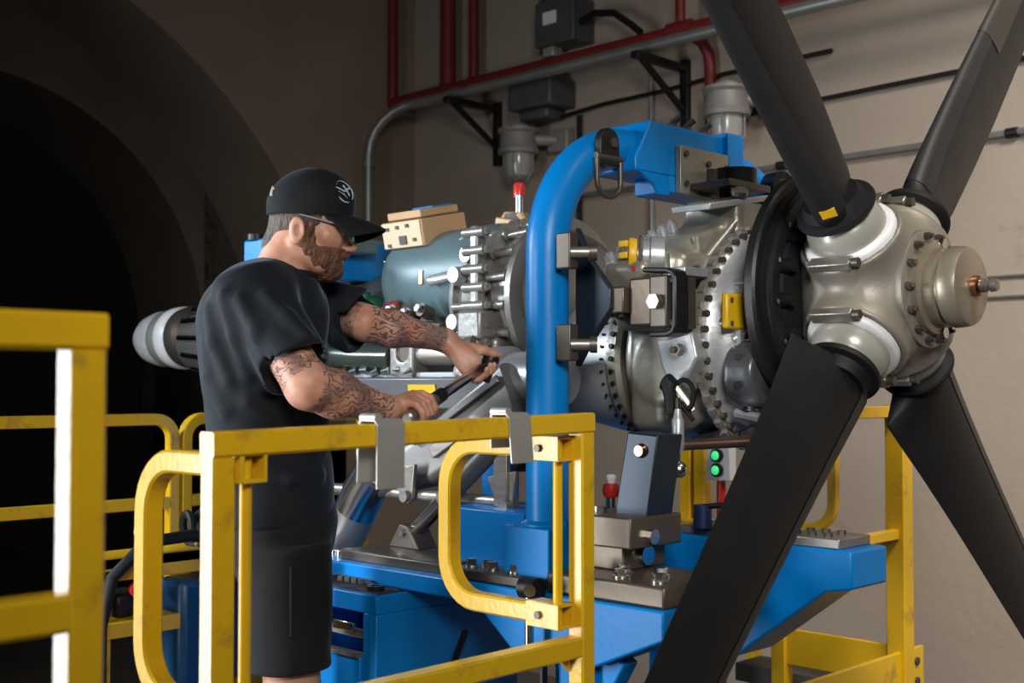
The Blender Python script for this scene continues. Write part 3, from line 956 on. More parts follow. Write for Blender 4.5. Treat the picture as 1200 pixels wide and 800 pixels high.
# dark starter cover low on the dish
g = Grid((-0.27, -0.27, 1.22), (-0.12, -0.09, 1.43), 0.005)
g.rod((-0.25, -0.185, 1.325), (-0.175, -0.185, 1.325), 0.075, 0.062, 0.0, 0.012)
g.box((-0.205, -0.185, 1.325), (0.03, 0.04, 0.075), 0.012, None, 0.012)
o = g.build('starter_cover', M['darkgrey'], eng)
for y, z in ((-0.245, 1.36), (-0.25, 1.30), (-0.215, 1.25), (-0.16, 1.25), (-0.125, 1.30), (-0.125, 1.36), (-0.21, 1.395)):
    MB().hexa((-0.215, y, z), (1, 0, 0), 0.008, 0.012).build('cover_bolt', M['zinc'], o)
part(MB().tube([(-0.25, -0.2, 1.235), (-0.2, -0.19, 1.225), (-0.16, -0.13, 1.22), (-0.15, -0.06, 1.23)], 0.012, 8), 'drain_tube', 'silver')

# main gearbox casting
g = Grid((-0.60, -0.46, 1.02), (-0.29, 0.36, 1.82), 0.006)
g.rod((-0.585, 0, 1.363), (-0.34, 0, 1.363), 0.206, 0.200, 0.0, 0.03)
g.rod((-0.50, 0, 1.39), (-0.34, 0, 1.40), 0.215, 0.225, 0.02, 0.04)
g.rod((-0.40, 0, GZ), (-0.31, 0, GZ), 0.235, 0.258, 0.02, 0.01)
g.box((-0.44, -0.21, 1.33), (0.065, 0.075, 0.14), 0.035, None, 0.025)
g.box((-0.435, -0.13, 1.585), (0.065, 0.245, 0.085), 0.022, Matrix.Rotation(R(21), 4, 'X'), 0.03)
g.box((-0.415, 0.03, 1.64), (0.085, 0.095, 0.12), 0.02, None, 0.03)
g.box((-0.39, -0.19, 1.50), (0.06, 0.10, 0.11), 0.03, None, 0.03)
g.rod((-0.40, -0.29, 1.34), (-0.40, -0.24, 1.34), 0.085, 0.095, 0.015, 0.01)
# pockets cast into the forward face
g.box((-0.352, -0.10, 1.60), (0.018, 0.07, 0.045), 0.02, Matrix.Rotation(R(24), 4, 'X'), 0.012, op='s')
g.box((-0.352, -0.24, 1.53), (0.02, 0.035, 0.04), 0.015, Matrix.Rotation(R(14), 4, 'X'), 0.012, op='s')
g.build('gearbox_casting', M['cast'], eng, smooth_n=2)
# cast webs on the front of the tower
for a, b2, r in (((-0.366, -0.31, 1.60), (-0.372, -0.29, 1.46), 0.011), ((-0.364, -0.19, 1.65), (-0.366, -0.17, 1.52), 0.012), ((-0.345, -0.05, 1.70), (-0.366, -0.2, 1.56), 0.010), ((-0.33, 0.05, 1.75), (-0.33, 0.06, 1.60), 0.013)):
    part(MB().cyl(a, b2, r, n=10), 'cast_web', 'cast')
# tower top flange, bright machined edge
part(MB().bar((-0.40, -0.165, 1.722), (-0.385, 0.07, 1.765), 0.12, 0.016, (0, -0.18, 1)), 'top_flange', 'silver', 0.003)
part(MB().bar((-0.335, 0.065, 1.765), (-0.335, 0.075, 1.62), 0.024, 0.03, (1, 0, 0)), 'flange_strut', 'silver', 0.003)
part(MB().bar((-0.40, 0.12, 1.75), (-0.36, 0.17, 1.60), 0.05, 0.03, (1, 0, 0)), 'rear_strut', 'cast', 0.003)
for k in range(7):
    f = k/6
    o = V(-0.485, -0.365 + 0.235*f, 1.602 + 0.098*f)
    q = MB()
    q.cyl(o + V(0, 0.010, -0.026), o + V(0, 0.001, -0.002), 0.014, n=12)
    q.hexa(o + V(0, 0.001, -0.002), (0, -0.37, 0.93), 0.009, 0.008)
    part(q, 'edge_boss', 'silver')
# yellow plug at the tower end
part(MB().lathe([(0, 0.0), (0, 0.047), (0.03, 0.047), (0.034, 0.041), (0.06, 0.04)], (-0.375, -0.305, 1.593), (-0.75, -0.65, 0.05), 28), 'plug_boss', 'silver')
part(MB().lathe([(0, 0.03), (0, 0.046), (0.006, 0.049), (0.01, 0.046), (0.012, 0.03)], (-0.411, -0.337, 1.596), (-0.75, -0.65, 0.05), 28, closed=True), 'plug_ring', 'steel')
yp = part(MB().lathe([(0, 0.0), (0, 0.038), (0.012, 0.041), (0.018, 0.039), (0.02, 0.0)], (-0.421, -0.346, 1.597), (-0.75, -0.65, 0.05), 24), 'plug_cap', 'yplug')
for z in (-0.026, 0.0, 0.026):
    MB().bx(-0.453, -0.427, -0.375, -0.352, 1.597+z-0.008, 1.597+z+0.008).build('cap_grip', M['yplug'], yp, 0.003)
part(MB().cyl((-0.40, -0.375, 1.563), (-0.40, -0.385, 1.563), 0.006, n=10), 'red_sight_glass', 'red')
# sensors and elbow fittings on the tower
part(MB().tube([(-0.345, -0.12, 1.605), (-0.31, -0.12, 1.605), (-0.29, -0.12, 1.60), (-0.285, -0.115, 1.575), (-0.285, -0.112, 1.54)], 0.013, 10), 'elbow_fitting', 'darksteel')
part(MB().cyl((-0.36, -0.255, 1.50), (-0.33, -0.275, 1.53), 0.013, n=8), 'hex_plug', 'darksteel')
part(MB().cyl((-0.335, -0.27, 1.53), (-0.33, -0.275, 1.538), 0.018, n=12), 'plug_washer', 'steel')
part(MB().cyl((-0.37, -0.02, 1.735), (-0.345, -0.04, 1.765), 0.016, n=12), 'lifting_boss', 'silver')
part(MB().cyl((-0.345, -0.04, 1.765), (-0.34, -0.044, 1.775), 0.022, n=12), 'lifting_boss', 'steel')
part(MB().cyl((-0.40, -0.345, 1.555), (-0.395, -0.36, 1.56), 0.012, n=12), 'case_plug', 'darksteel')

# bolted inlet flange and brushed cone
part(MB().lathe([(-0.622, 0.18), (-0.622, 0.216), (-0.595, 0.216), (-0.585, 0.206), (-0.585, 0.18)], (0, 0, 1.363), (1, 0, 0), 72, closed=True), 'inlet_flange', 'cast')
bolt_circle('inlet_bolts', -0.608, 0, 1.363, 0.206, 44, 0.0075, 0.018, 'black', ax=-1)
q = MB()
for k in range(44):
    a = 2*math.pi*k/44
    o = V(-0.606, 0.212*math.cos(a), 1.363 + 0.212*math.sin(a))
    q.cyl(o, o + V(0, 0.010*math.cos(a), 0.010*math.sin(a)), 0.0065, n=8)
o = part(q, 'inlet_rim_bolts', 'black')
o['kind'] = 'stuff'
part(MB().lathe([(-0.62, 0.202), (-0.65, 0.199), (-0.80, 0.172), (-0.92, 0.155), (-0.96, 0.155)], (0, 0, 1.363), (1, 0, 0), 64, caps=False), 'inlet_cone', 'cone')
q = MB()
for k in range(40):
    a = 2*math.pi*k/40
    o = V(-0.652, 0.198*math.cos(a), 1.363 + 0.198*math.sin(a))
    q.cyl(o, o + V(0, 0.006*math.cos(a), 0.006*math.sin(a)), 0.004, n=6)
o = part(q, 'cone_rivets', 'black')
o['kind'] = 'stuff'

# engine mount pad with fork
part(MB().bx(-0.400, -0.335, -0.40, -0.27, 1.43, 1.54), 'mount_block', 'brownsteel', 0.006)
part(MB().bx(-0.435, -0.41, -0.405, -0.30, 1.45, 1.52), 'mount_spacer', 'black', 0.003)
fr = [V(-0.33, -0.40, 1.41)] + [V(-0.285 + 0.02*math.sin(R(a)), -0.40, 1.43 - 0.02*math.cos(R(a))) for a in (0, 45, 90)] + [V(-0.285 + 0.02*math.cos(R(a)), -0.40, 1.53 + 0.02*math.sin(R(a))) for a in (0, 45, 90)] + [V(-0.35, -0.40, 1.555)]
part(MB().rtube([q_ + V(0, 0.012, 0) for q_ in fr], 0.011, 0.05, (0, 1, 0), 0.003), 'mount_fork', 'black')
mp = part(MB().bx(-0.332, -0.285, -0.412, -0.30, 1.425, 1.54), 'mount_plate', 'darksteel', 0.004)
MB().cyl((-0.31, -0.413, 1.482), (-0.31, -0.43, 1.482), 0.018, n=6).build('mount_nut', M['steel'], mp)
for z in (1.435, 1.53):
    MB().cyl((-0.285, -0.395, z), (-0.272, -0.395, z), 0.009, n=8).build('mount_stud', M['darksteel'], mp)
part(MB().bx(-0.345, -0.295, -0.33, -0.24, 1.545, 1.565), 'mount_shelf', 'silver', 0.003)
part(MB().bx(-0.325, -0.295, -0.315, -0.28, 1.43, 1.52), 'mount_web', 'cast', 0.006)

# lower Y casting with bolt, rod end and turnbuckle
part(MB().prism([(-0.40, -0.30, 1.40), (-0.30, -0.30, 1.42), (-0.285, -0.30, 1.36), (-0.33, -0.30, 1.285), (-0.36, -0.30, 1.285), (-0.385, -0.30, 1.34)], (0, 0.05, 0)), 'link_bracket', 'silver', 0.006)
o = part(MB().cyl((-0.335, -0.30, 1.378), (-0.335, -0.318, 1.378), 0.016, n=6), 'bracket_bolt', 'steel')
MB().cyl((-0.335, -0.318, 1.378), (-0.335, -0.325, 1.378), 0.008, n=10).build('bolt_tip', M['darksteel'], o)
part(MB().tube([(-0.345, -0.335, 1.305), (-0.335, -0.335, 1.30), (-0.333, -0.335, 1.27), (-0.333, -0.335, 1.235)], [0.022, 0.021, 0.015, 0.013], 12), 'rod_boot', 'rubber')
lp = [V(-0.30 + 0.028*math.cos(R(a)), -0.33, 1.275 + 0.035*math.sin(R(a))) for a in range(-60, 200, 26)]
part(MB().tube(lp + [V(-0.275, -0.33, 1.22)], 0.006, 8), 'wire_loop', 'black')
part(MB().cyl((-0.33, -0.33, 1.30), (-0.29, -0.31, 1.24), 0.012, n=8), 'link_shackle', 'steel')
part(MB().lathe([(0, 0.007), (0.01, 0.012), (0.015, 0.014), (0.075, 0.014), (0.08, 0.011), (0.10, 0.007)], (-0.305, -0.345, 1.145), (0, 0, 1), 12), 'turnbuckle', 'silver')
part(MB().cyl((-0.305, -0.345, 1.10), (-0.305, -0.345, 1.27), 0.006, n=8), 'turnbuckle_rod', 'zinc')
part(MB().ball((-0.303, -0.345, 1.11), 0.019, 14, 10), 'rod_eye', 'zinc')
part(MB().cyl((-0.318, -0.33, 1.163), (-0.12, -0.22, 1.178), 0.0125, n=12), 'torsion_rod', 'darkcopper')
part(MB().prism([(-0.45, -0.10, 1.150), (-0.32, -0.16, 1.175), (-0.22, -0.12, 1.215), (-0.24, 0.04, 1.19), (-0.45, 0.08, 1.15)], (0, 0, 0.02)), 'belly_shield', 'darkgrey', 0.004)

_n0 = len(EP)
# compressor casting
CZ = 1.535
part(MB().lathe([(-1.31, 0.12), (-1.30, 0.165), (-1.27, 0.17), (-1.265, 0.20), (-1.245, 0.205), (-1.24, 0.185), (-1.15, 0.205), (-1.145, 0.235), (-1.115, 0.238), (-1.11, 0.205), (-1.02, 0.215), (-1.015, 0.232), (-0.995, 0.232), (-0.985, 0.195), (-0.93, 0.17), (-0.90, 0.14)], (0, -0.02, CZ), (1, 0, 0), 56), 'compressor_case', 'cast2')
for k in range(18):
    a = 2*math.pi*k/18 + 0.1
    u = V(0, math.cos(a), math.sin(a))
    o = V(0, -0.02, CZ)
    part(MB().cyl(o + u*0.207 + V(-1.235, 0, 0), o + u*0.222 + V(-1.02, 0, 0), 0.0125, 0.012, n=10), 'case_rib', 'cast2')
    q = MB()
    q.cyl(o + u*0.22 + V(-1.155, 0, 0), o + u*0.22 + V(-1.10, 0, 0), 0.018, n=10)
    q.hexa(o + u*0.22 + V(-1.10, 0, 0), (1, 0, 0), 0.011, 0.012)
    part(q, 'case_lug', 'cast2')
for z, y in ((1.60, -0.245), (1.47, -0.25), (1.66, -0.20)):
    part(MB().cyl((-1.19, y, z), (-1.19, y-0.03, z), 0.026, 0.022, n=14), 'pad_boss', 'silver')
# bosses and a port on its top with two red capped fittings
part(MB().lathe([(0, 0.06), (0.02, 0.058), (0.04, 0.04), (0.06, 0.035)], (-1.20, -0.01, 1.735), (0, 0, 1), 20), 'port_boss', 'cast2')
for x, y in ((-1.215, 0.012), (-1.185, -0.018)):
    f = part(MB().cyl((x, y, 1.78), (x, y, 1.85), 0.012, n=12), 'port_fitting', 'zinc')
    MB().lathe([(0, 0.017), (0.03, 0.017), (0.036, 0.013), (0.036, 0.0)], (x, y, 1.846), (0, 0, 1), 14).build('red_cap', M['red'], f)
part(MB().lathe([(0, 0.07), (0.012, 0.078), (0.03, 0.07), (0.06, 0.05)], (-1.265, -0.10, 1.68), (-0.5, -0.4, 0.75), 20), 'bleed_flange', 'silver')
part(MB().tube([(-1.22, -0.17, 1.62), (-1.3, -0.22, 1.60), (-1.34, -0.22, 1.595)], 0.016, 10), 'bleed_stub', 'silver')
part(MB().bx(-1.16, -1.07, -0.29, -0.19, 1.42, 1.50), 'sensor_pad', 'cast2', 0.01)
COMP = EP[_n0:]
# split line of the casing: a column of bolted lugs on the near side
part(MB().bx(-1.06, -1.03, -0.27, -0.235, 1.24, 1.73), 'seam_flange', 'cast2', 0.006)
for k in range(10):
    z_ = 1.262 + 0.05*k
    q = MB()
    q.cyl((-1.085, -0.262, z_), (-1.005, -0.262, z_), 0.0145, n=12)
    q.hexa((-1.005, -0.262, z_), (1, 0, 0), 0.011, 0.012)
    part(q, 'seam_lug', 'cast2')
g = Grid((-1.16, -0.30, 1.16), (-0.90, 0.05, 1.48), 0.006)
g.box((-1.06, -0.14, 1.33), (0.07, 0.10, 0.11), 0.03)
g.rod((-1.06, -0.27, 1.33), (-1.06, -0.20, 1.33), 0.05, 0.06, 0.02, 0.01)
o = g.build('lower_casing', M['cast2'], eng)
EP.append(o)
# bright bellows and pipes beneath it
part(MB().lathe([(-1.05, 0.05), (-1.045, 0.075), (-1.03, 0.08), (-1.015, 0.062), (-1.0, 0.082), (-0.985, 0.062), (-0.97, 0.082), (-0.955, 0.062), (-0.94, 0.085), (-0.90, 0.085), (-0.895, 0.07), (-0.72, 0.07)], (0, -0.27, 1.315), (1, 0, 0), 32), 'bleed_bellows', 'silver')
part(MB().lathe([(0, 0.045), (0.02, 0.05), (0.04, 0.045), (0.06, 0.03)], (-0.93, -0.33, 1.21), (0, -0.4, -1), 20), 'elbow_collar', 'silver')
part(MB().tube([(-1.02, -0.27, 1.34), (-1.04, -0.26, 1.40), (-1.05, -0.24, 1.46)], 0.03, 12), 'riser_duct', 'cast2')

_n0 = len(EP)
# teal generator with tan control box
part(MB().lathe([(-1.70, 0.0), (-1.70, 0.118), (-1.69, 0.132), (-1.665, 0.138), (-1.66, 0.145), (-1.36, 0.148), (-1.30, 0.15), (-1.29, 0.142), (-1.27, 0.142)], (0, -0.06, 1.648), (1, 0, 0), 48), 'generator_body', 'teal')
part(MB().cyl((-1.70, -0.13, 1.71), (-1.735, -0.14, 1.712), 0.009, n=10), 'generator_stud', 'zinc')
part(MB().bx(-1.50, -1.485, -0.2105, -0.2035, 1.625, 1.665), 'data_plate', 'copper')
part(MB().bx(-1.66, -1.38, -0.165, -0.10, 1.725, 1.745, Matrix.Rotation(R(-8), 3, 'X')), 'saddle', 'teal', 0.004)
rx = Matrix.Rotation(R(12), 3, 'X')
pv = (-1.6, -0.16, 1.76)
tb = part(MB().bx(-1.68, -1.50, -0.19, -0.01, 1.745, 1.825, rx, pv), 'control_box', 'tan', 0.004)
MB().bx(-1.665, -1.515, -0.175, -0.02, 1.828, 1.852, rx, pv).build('box_lid', M['tan'], tb, 0.004)
MB().bx(-1.62, -1.53, -0.11, -0.03, 1.853, 1.857, rx, pv).build('blue_label', M['blue'], tb)
MB().bx(-1.675, -1.505, -0.1945, -0.189, 1.748, 1.822, rx, pv).build('lit_front_panel', M['tanlight'], tb)  # paler sheet paints the lit look onto the near face
for k, (x, z, w_) in enumerate(((-1.655, 1.806, 0.012), (-1.61, 1.809, 0.012), (-1.565, 1.811, 0.012), (-1.60, 1.762, 0.03), (-1.655, 1.757, 0.012), (-1.54, 1.768, 0.012))):
    MB().bx(x, x+w_, -0.199, -0.193, z-0.006, z+(0.02 if w_ > 0.02 else 0.004), rx, pv).build('connector', M['darkbox'], tb)
part(MB().bx(-1.34, -1.24, -0.06, 0.03, 1.775, 1.81, Matrix.Rotation(R(12), 3, 'Y')), 'relay_block', 'tan', 0.004)
part(MB().tube([(-1.38, 0.0, 1.80), (-1.33, -0.02, 1.83), (-1.26, -0.03, 1.82), (-1.24, -0.03, 1.79)], 0.01, 8), 'harness', 'tan')
part(MB().bx(-1.90, -1.80, -0.28, -0.12, 1.74, 1.775), 'bracket_plate', 'teal', 0.004)

GEN = EP[_n0:]
# core behind the technician, ending in the white wrapped outlet
part(MB().lathe([(-1.32, 0.0), (-1.32, 0.17), (-1.40, 0.19), (-1.42, 0.205), (-1.45, 0.205), (-1.46, 0.185), (-1.9, 0.20), (-1.92, 0.225), (-1.96, 0.225), (-1.98, 0.20), (-2.4, 0.19), (-2.41, 0.21), (-2.44, 0.21), (-2.45, 0.16), (-2.7, 0.13), (-2.84, 0.115), (-2.84, 0.0)], (0, 0, 1.46), (1, 0, 0), 48), 'core_case', 'duct')
for k in range(12):
    a = 2*math.pi*k/12
    u = V(0, math.cos(a), math.sin(a))
    part(MB().cyl(V(-2.42, 0, 1.46) + u*0.16, V(-2.80, 0, 1.475) + u*0.125, 0.012, n=8), 'outlet_tube', 'chrome')
part(MB().lathe([(-2.93, 0.06), (-2.93, 0.118), (-2.90, 0.122), (-2.87, 0.118), (-2.86, 0.10), (-2.84, 0.10), (-2.84, 0.06)], (0, 0, 1.482), (1, 0, 0), 40, closed=True), 'outlet_flange', 'darksteel')
bolt_circle('outlet_bolts', -2.93, 0, 1.482, 0.105, 16, 0.008, 0.014, 'zinc', ax=-1)
part(MB().lathe([(-3.02, 0.11), (-3.0, 0.122), (-2.955, 0.124), (-2.935, 0.112)], (0, 0, 1.482), (1, 0, 0), 40), 'outlet_band', 'white')
part(MB().lathe([(-3.09, 0.105), (-3.07, 0.114), (-3.02, 0.114)], (0, 0, 1.482), (1, 0, 0), 40), 'outlet_band', 'tape')
part(MB().lathe([(-3.285, 0.0), (-3.28, 0.035), (-3.25, 0.07), (-3.19, 0.098), (-3.12, 0.112), (-3.07, 0.112)], (0, 0, 1.482), (1, 0, 0), 40), 'wrapped_end', 'wrap')

# ducts and fittings seen between the arms
gp = [(-2.05, -0.24, 1.48), (-1.95, -0.29, 1.45), (-1.82, -0.32, 1.415), (-1.65, -0.33, 1.392), (-1.45, -0.33, 1.378), (-1.30, -0.33, 1.375)]
part(MB().tube(gp, 0.036, 20), 'bleed_duct', 'green')
g = Grid((-1.34, -0.39, 1.30), (-1.14, -0.25, 1.46), 0.004)
g.box((-1.245, -0.325, 1.378), (0.05, 0.03, 0.055), 0.008)
g.box((-1.245, -0.33, 1.43), (0.025, 0.02, 0.015), 0.004, None, 0.008)
g.box((-1.23, -0.33, 1.325), (0.03, 0.02, 0.018), 0.004, None, 0.008)
g.rod((-1.24, -0.40, 1.388), (-1.24, -0.345, 1.388), 0.026, 0.026, 0.0, 0.0, op='s')
g.build('valve_block', M['cast2'], eng)
part(MB().cyl((-1.24, -0.342, 1.388), (-1.24, -0.347, 1.388), 0.024, n=20), 'valve_disc', 'darksteel')
part(MB().tube([(-1.20, -0.31, 1.385), (-1.10, -0.30, 1.385), (-1.02, -0.28, 1.40)], 0.034, 14), 'silver_duct', 'steel')
q = part(MB().bx(-1.48, -0.93, -0.36, -0.33, 1.235, 1.32, Matrix.Rotation(R(9), 3, 'X')), 'cowl_panel', 'satin', 0.005)
MB().bx(-1.20, -1.09, -0.3645, -0.3595, 1.275, 1.302, Matrix.Rotation(R(9), 3, 'X'), (-1.205, -0.345, 1.2775)).build('yellow_sticker', M['yplug'], q)
part(MB().bx(-1.50, -0.95, -0.34, -0.18, 1.315, 1.333), 'cowl_ledge', 'silver', 0.003)
for k in range(9):
    x = -1.62 + k*0.048
    part(MB().cyl((x, -0.345, 1.335 + 0.006*math.sin(k*2.1)), (x+0.035, -0.345, 1.340), 0.010, 0.014, n=10), 'safety_coupling', 'zinc')
part(MB().lathe([(0, 0.05), (0.03, 0.056), (0.05, 0.045), (0.06, 0.02), (0.07, 0.02)], (-1.60, -0.18, 1.51), (0, -0.3, 1), 20), 'green_valve', 'greencap')
part(MB().lathe([(0, 0.016), (0.03, 0.02), (0.036, 0.012)], (-1.45, -0.2, 1.51), (0, -0.5, 1), 14), 'red_valve_knob', 'red')
part(MB().tube([(-1.60, -0.15, 1.50), (-1.5, -0.2, 1.47), (-1.35, -0.22, 1.475), (-1.2, -0.24, 1.46)], 0.012, 8), 'oil_line', 'darksteel')
part(MB().tube([(-1.7, -0.2, 1.45), (-1.5, -0.26, 1.44), (-1.3, -0.26, 1.45)], 0.010, 8), 'oil_line', 'zinc')
for x, y, z, r in ((-1.40, -0.22, 1.50, 0.022), (-1.32, -0.23, 1.49, 0.018), (-1.27, -0.22, 1.50, 0.02), (-1.5, -0.24, 1.46, 0.016)):
    part(MB().cyl((x, y, z), (x, y-0.04, z+0.012), r, n=10), 'pipe_union', 'darksteel')
    part(MB().hexa((x, y-0.04, z+0.012), (0, -1, 0.3), r*0.6, 0.016), 'union_nut', 'zinc')
part(MB().tube([(-1.55, -0.30, 1.30), (-1.4, -0.33, 1.20), (-1.35, -0.30, 1.12), (-1.3, -0.28, 1.05)], 0.014, 8), 'drain_hose', 'black')
for x, z in ((-1.46, 1.17), (-1.40, 1.12), (-1.47, 1.10)):
    part(MB().cyl((x, -0.30, z), (x+0.05, -0.34, z+0.005), 0.024, n=12), 'fuel_nozzle', 'zinc')
# exhaust duct angled down to a round elbow
def loft(secs, name, m, bevel=0.0):
    q = MB()
    k = len(secs[0])
    ff = []
    for j in range(len(secs)-1):
        for i in range(k):
            i2 = (i+1) % k
            ff.append((j*k+i, j*k+i2, (j+1)*k+i2, (j+1)*k+i))
    ff += [tuple(range(k-1, -1, -1)), tuple(range((len(secs)-1)*k, len(secs)*k))]
    q.add([p for s_ in secs for p in s_], ff)
    return part(q, name, m, bevel)
def rsec(c, t, w, h, rr=0.02, n=4):
    """rounded rectangle section at c, normal t in the x-z plane, w along y, h in plane"""
    t = Vector(t).normalized()
    u = V(0, 1, 0)
    v = t.cross(u).normalized()
    out = []
    for sx, sy, a0 in ((1, 1, 0), (-1, 1, 90), (-1, -1, 180), (1, -1, 270)):
        for i in range(n+1):
            a = R(a0 + 90*i/n)
            out.append(Vector(c) + u*(sx*(w/2-rr) + rr*math.cos(a)) + v*(sy*(h/2-rr) + rr*math.sin(a)))
    return out
dd = V(-0.43, 0, -0.19).normalized()
loft([rsec((-0.82, -0.30, 1.29), dd, 0.14, 0.14), rsec((-0.95, -0.31, 1.205), dd, 0.13, 0.15), rsec((-1.12, -0.33, 1.10), dd, 0.12, 0.145, 0.03), rsec((-1.24, -0.37, 1.055), V(-0.7, 0, -0.6), 0.115, 0.125, 0.05), rsec((-1.31, -0.40, 1.02), V(-0.6, 0, -0.8), 0.11, 0.11, 0.05)], 'exhaust_duct', 'duct')
part(MB().bar((-0.84, -0.378, 1.315), (-1.14, -0.398, 1.145), 0.012, 0.02), 'duct_seam', 'duct', 0.003)
part(MB().bar((-0.99, -0.388, 1.165), (-1.07, -0.392, 1.12), 0.02, 0.035), 'duct_bracket', 'steel', 0.003)
ep = [V(-1.285, -0.41, 1.055), V(-1.33, -0.41, 1.005), V(-1.365, -0.41, 0.95)]
part(MB().tube(ep, 0.0625, 24), 'elbow_sleeve', 'chromeduct')
ep = [V(-1.34, -0.41, 0.99), V(-1.385, -0.41, 0.92), V(-1.43, -0.415, 0.85), V(-1.475, -0.42, 0.78), V(-1.49, -0.42, 0.68)]
part(MB().tube(ep, 0.059, 24), 'exhaust_elbow', 'elbow')

for o in COMP:
    o.location.x += 0.07
for o in GEN:
    o.location.x += 0.165
    o.location.z -= 0.035
# ------------------------------------------------------------------ blue engine stand
st = thing('engine_stand', 'bright blue tubular steel stand with a hoop over the engine', 'stand', (-0.6, 0, ZF))
def sp(mb, name, m='blue', bevel=0.0, parent=None, **kw):
    return mb.build(name, M[m], parent or st, bevel, **kw)
HX = -0.56
hp = [V(HX, -0.498, 0.965), V(HX, -0.498, 1.3), V(HX, -0.498, 1.595)] + arc((HX, -0.222, 1.60), 0.276, 175, 92, 14, (0, 1, 0), (0, 0, 1)) + [V(HX, -0.1, 1.877), V(HX, 0.1, 1.877)] + \
    arc((HX, 0.222, 1.60), 0.276, 88, 0, 14, (0, 1, 0), (0, 0, 1)) + [V(HX, 0.498, 1.3), V(HX, 0.498, 0.9)]
sp(MB().tube(hp, 0.0495, 32, caps=True), 'hoop')
# head block, plate and bolts at the crown
bl = sp(MB().prism([(-0.63, -0.20, 1.945), (-0.63, 0.15, 1.945), (-0.63, 0.20, 1.88), (-0.63, 0.20, 1.815), (-0.63, -0.26, 1.815), (-0.63, -0.26, 1.85)], (0.14, 0, 0)), 'crown_block', 'blue', 0.005)
sp(MB().prism([(-0.50, -0.13, 1.815), (-0.50, -0.13, 1.765), (-0.50, -0.17, 1.765), (-0.50, -0.19, 1.79), (-0.50, -0.25, 1.815)], (0.012, 0, 0)), 'crown_web', 'blue', 0.003)
sp(MB().bx(-0.60, -0.49, -0.13, 0.18, 1.775, 1.817), 'crown_beam', 'blue', 0.004)
cp = sp(MB().bx(-0.49, -0.472, -0.105, 0.115, 1.775, 1.895), 'crown_plate', 'cast', 0.003)
for y, z in ((-0.085, 1.875), (0.01, 1.86), (0.09, 1.86), (-0.085, 1.80), (0.0, 1.80), (0.09, 1.80)):
    MB().cyl((-0.473, y, z), (-0.466, y, z), 0.008, n=10).build('plate_screw', M['darksteel'], cp)
sp(MB().bx(-0.47, -0.35, -0.07, 0.11, 1.785, 1.802), 'mount_shelf', 'darksteel', 0.003)
sp(MB().cyl((-0.42, 0.055, 1.80), (-0.42, 0.055, 1.845), 0.055, n=28), 'mount_bush', 'black')
sp(MB().cyl((-0.42, 0.045, 1.765), (-0.42, 0.045, 1.79), 0.035, n=20), 'mount_bush', 'rubber')
sp(MB().cyl((-0.41, -0.06, 1.80), (-0.41, -0.06, 1.83), 0.014, n=8), 'shelf_bolt', 'darksteel')
sp(MB().bx(-0.56, -0.47, 0.10, 0.17, 1.84, 1.955), 'crown_lug', 'blue', 0.004)
for y in (-0.08, -0.02, 0.05):
    q = MB()
    q.hexa((-0.52, y, 1.945), (0, 0, 1), 0.016, 0.012)
    q.cyl((-0.52, y, 1.957), (-0.50, y+0.012, 1.975), 0.008, n=8)
    sp(q, 'crown_bolt', 'darksteel')
o = sp(MB().cyl((-0.49, 0.33, 1.845), (-0.44, 0.31, 1.842), 0.034, n=20), 'hoop_roller', 'black')
MB().cyl((-0.44, 0.31, 1.842), (-0.43, 0.306, 1.841), 0.014, n=12).build('roller_bolt', M['darksteel'], o)
# lifting eye with ring
sh = sp(MB().prism([(-0.512, -0.388 + 0.0, 1.815), (-0.512, -0.318, 1.815), (-0.512, -0.318, 1.868)] + [V(-0.512, -0.353 + 0.035*math.cos(R(a)), 1.868 + 0.035*math.sin(R(a))) for a in range(20, 180, 20)] + [V(-0.512, -0.388, 1.868)], (0.02, 0, 0)), 'lifting_eye', 'black', 0.003)
MB().cyl((-0.492, -0.345, 1.868), (-0.484, -0.345, 1.868), 0.013, n=6).build('eye_bolt', M['darksteel'], sh)
ring = [V(-0.497, -0.353 + 0.043*math.cos(R(a)), 1.775 + 0.035*math.sin(R(a))) for a in range(180, 361, 20)]
ring = [V(-0.497, -0.396, 1.835)] + ring + [V(-0.497, -0.31, 1.835)]
MB().tube(ring, 0.0065, 10).build('lifting_ring', M['darksteel'], sh)
MB().cyl((-0.497, -0.40, 1.832), (-0.497, -0.306, 1.832), 0.008, n=10).build('ring_pin', M['darksteel'], sh)
# clamps and gusset carrying the engine mount
for z in (1.598, 1.393):
    c = sp(MB().bx(-0.500, -0.458, -0.536, -0.505, z-0.041, z+0.041), 'post_clamp', 'darksteel', 0.004)
    MB().cyl((-0.46, -0.53, z-0.005), (-0.425, -0.50, z-0.005), 0.013, n=14).build('clamp_pin', M['steel'], c)
    MB().cyl((-0.428, -0.503, z-0.005), (-0.415, -0.492, z-0.005), 0.019, n=14).build('clamp_knob', M['darksteel'], c)
sp(MB().prism([(-0.535, -0.43, 1.665), (-0.495, -0.43, 1.59), (-0.43, -0.43, 1.515), (-0.43, -0.43, 1.47), (-0.50, -0.43, 1.39), (-0.535, -0.43, 1.34)], (0, 0.022, 0)), 'mount_gusset', 'bluesteel', 0.003)
sp(MB().bx(-0.545, -0.40, -0.42, -0.39, 1.46, 1.52), 'mount_arm', 'brownsteel', 0.004)
sp(MB().bx(-0.50, -0.425, -0.385, -0.33, 1.455, 1.525), 'mount_arm', 'brownsteel', 0.006)
sp(MB().cyl((-0.47, -0.25, 1.56), (-0.47, -0.25, 1.60), 0.008, n=8), 'locating_pin', 'yplug')
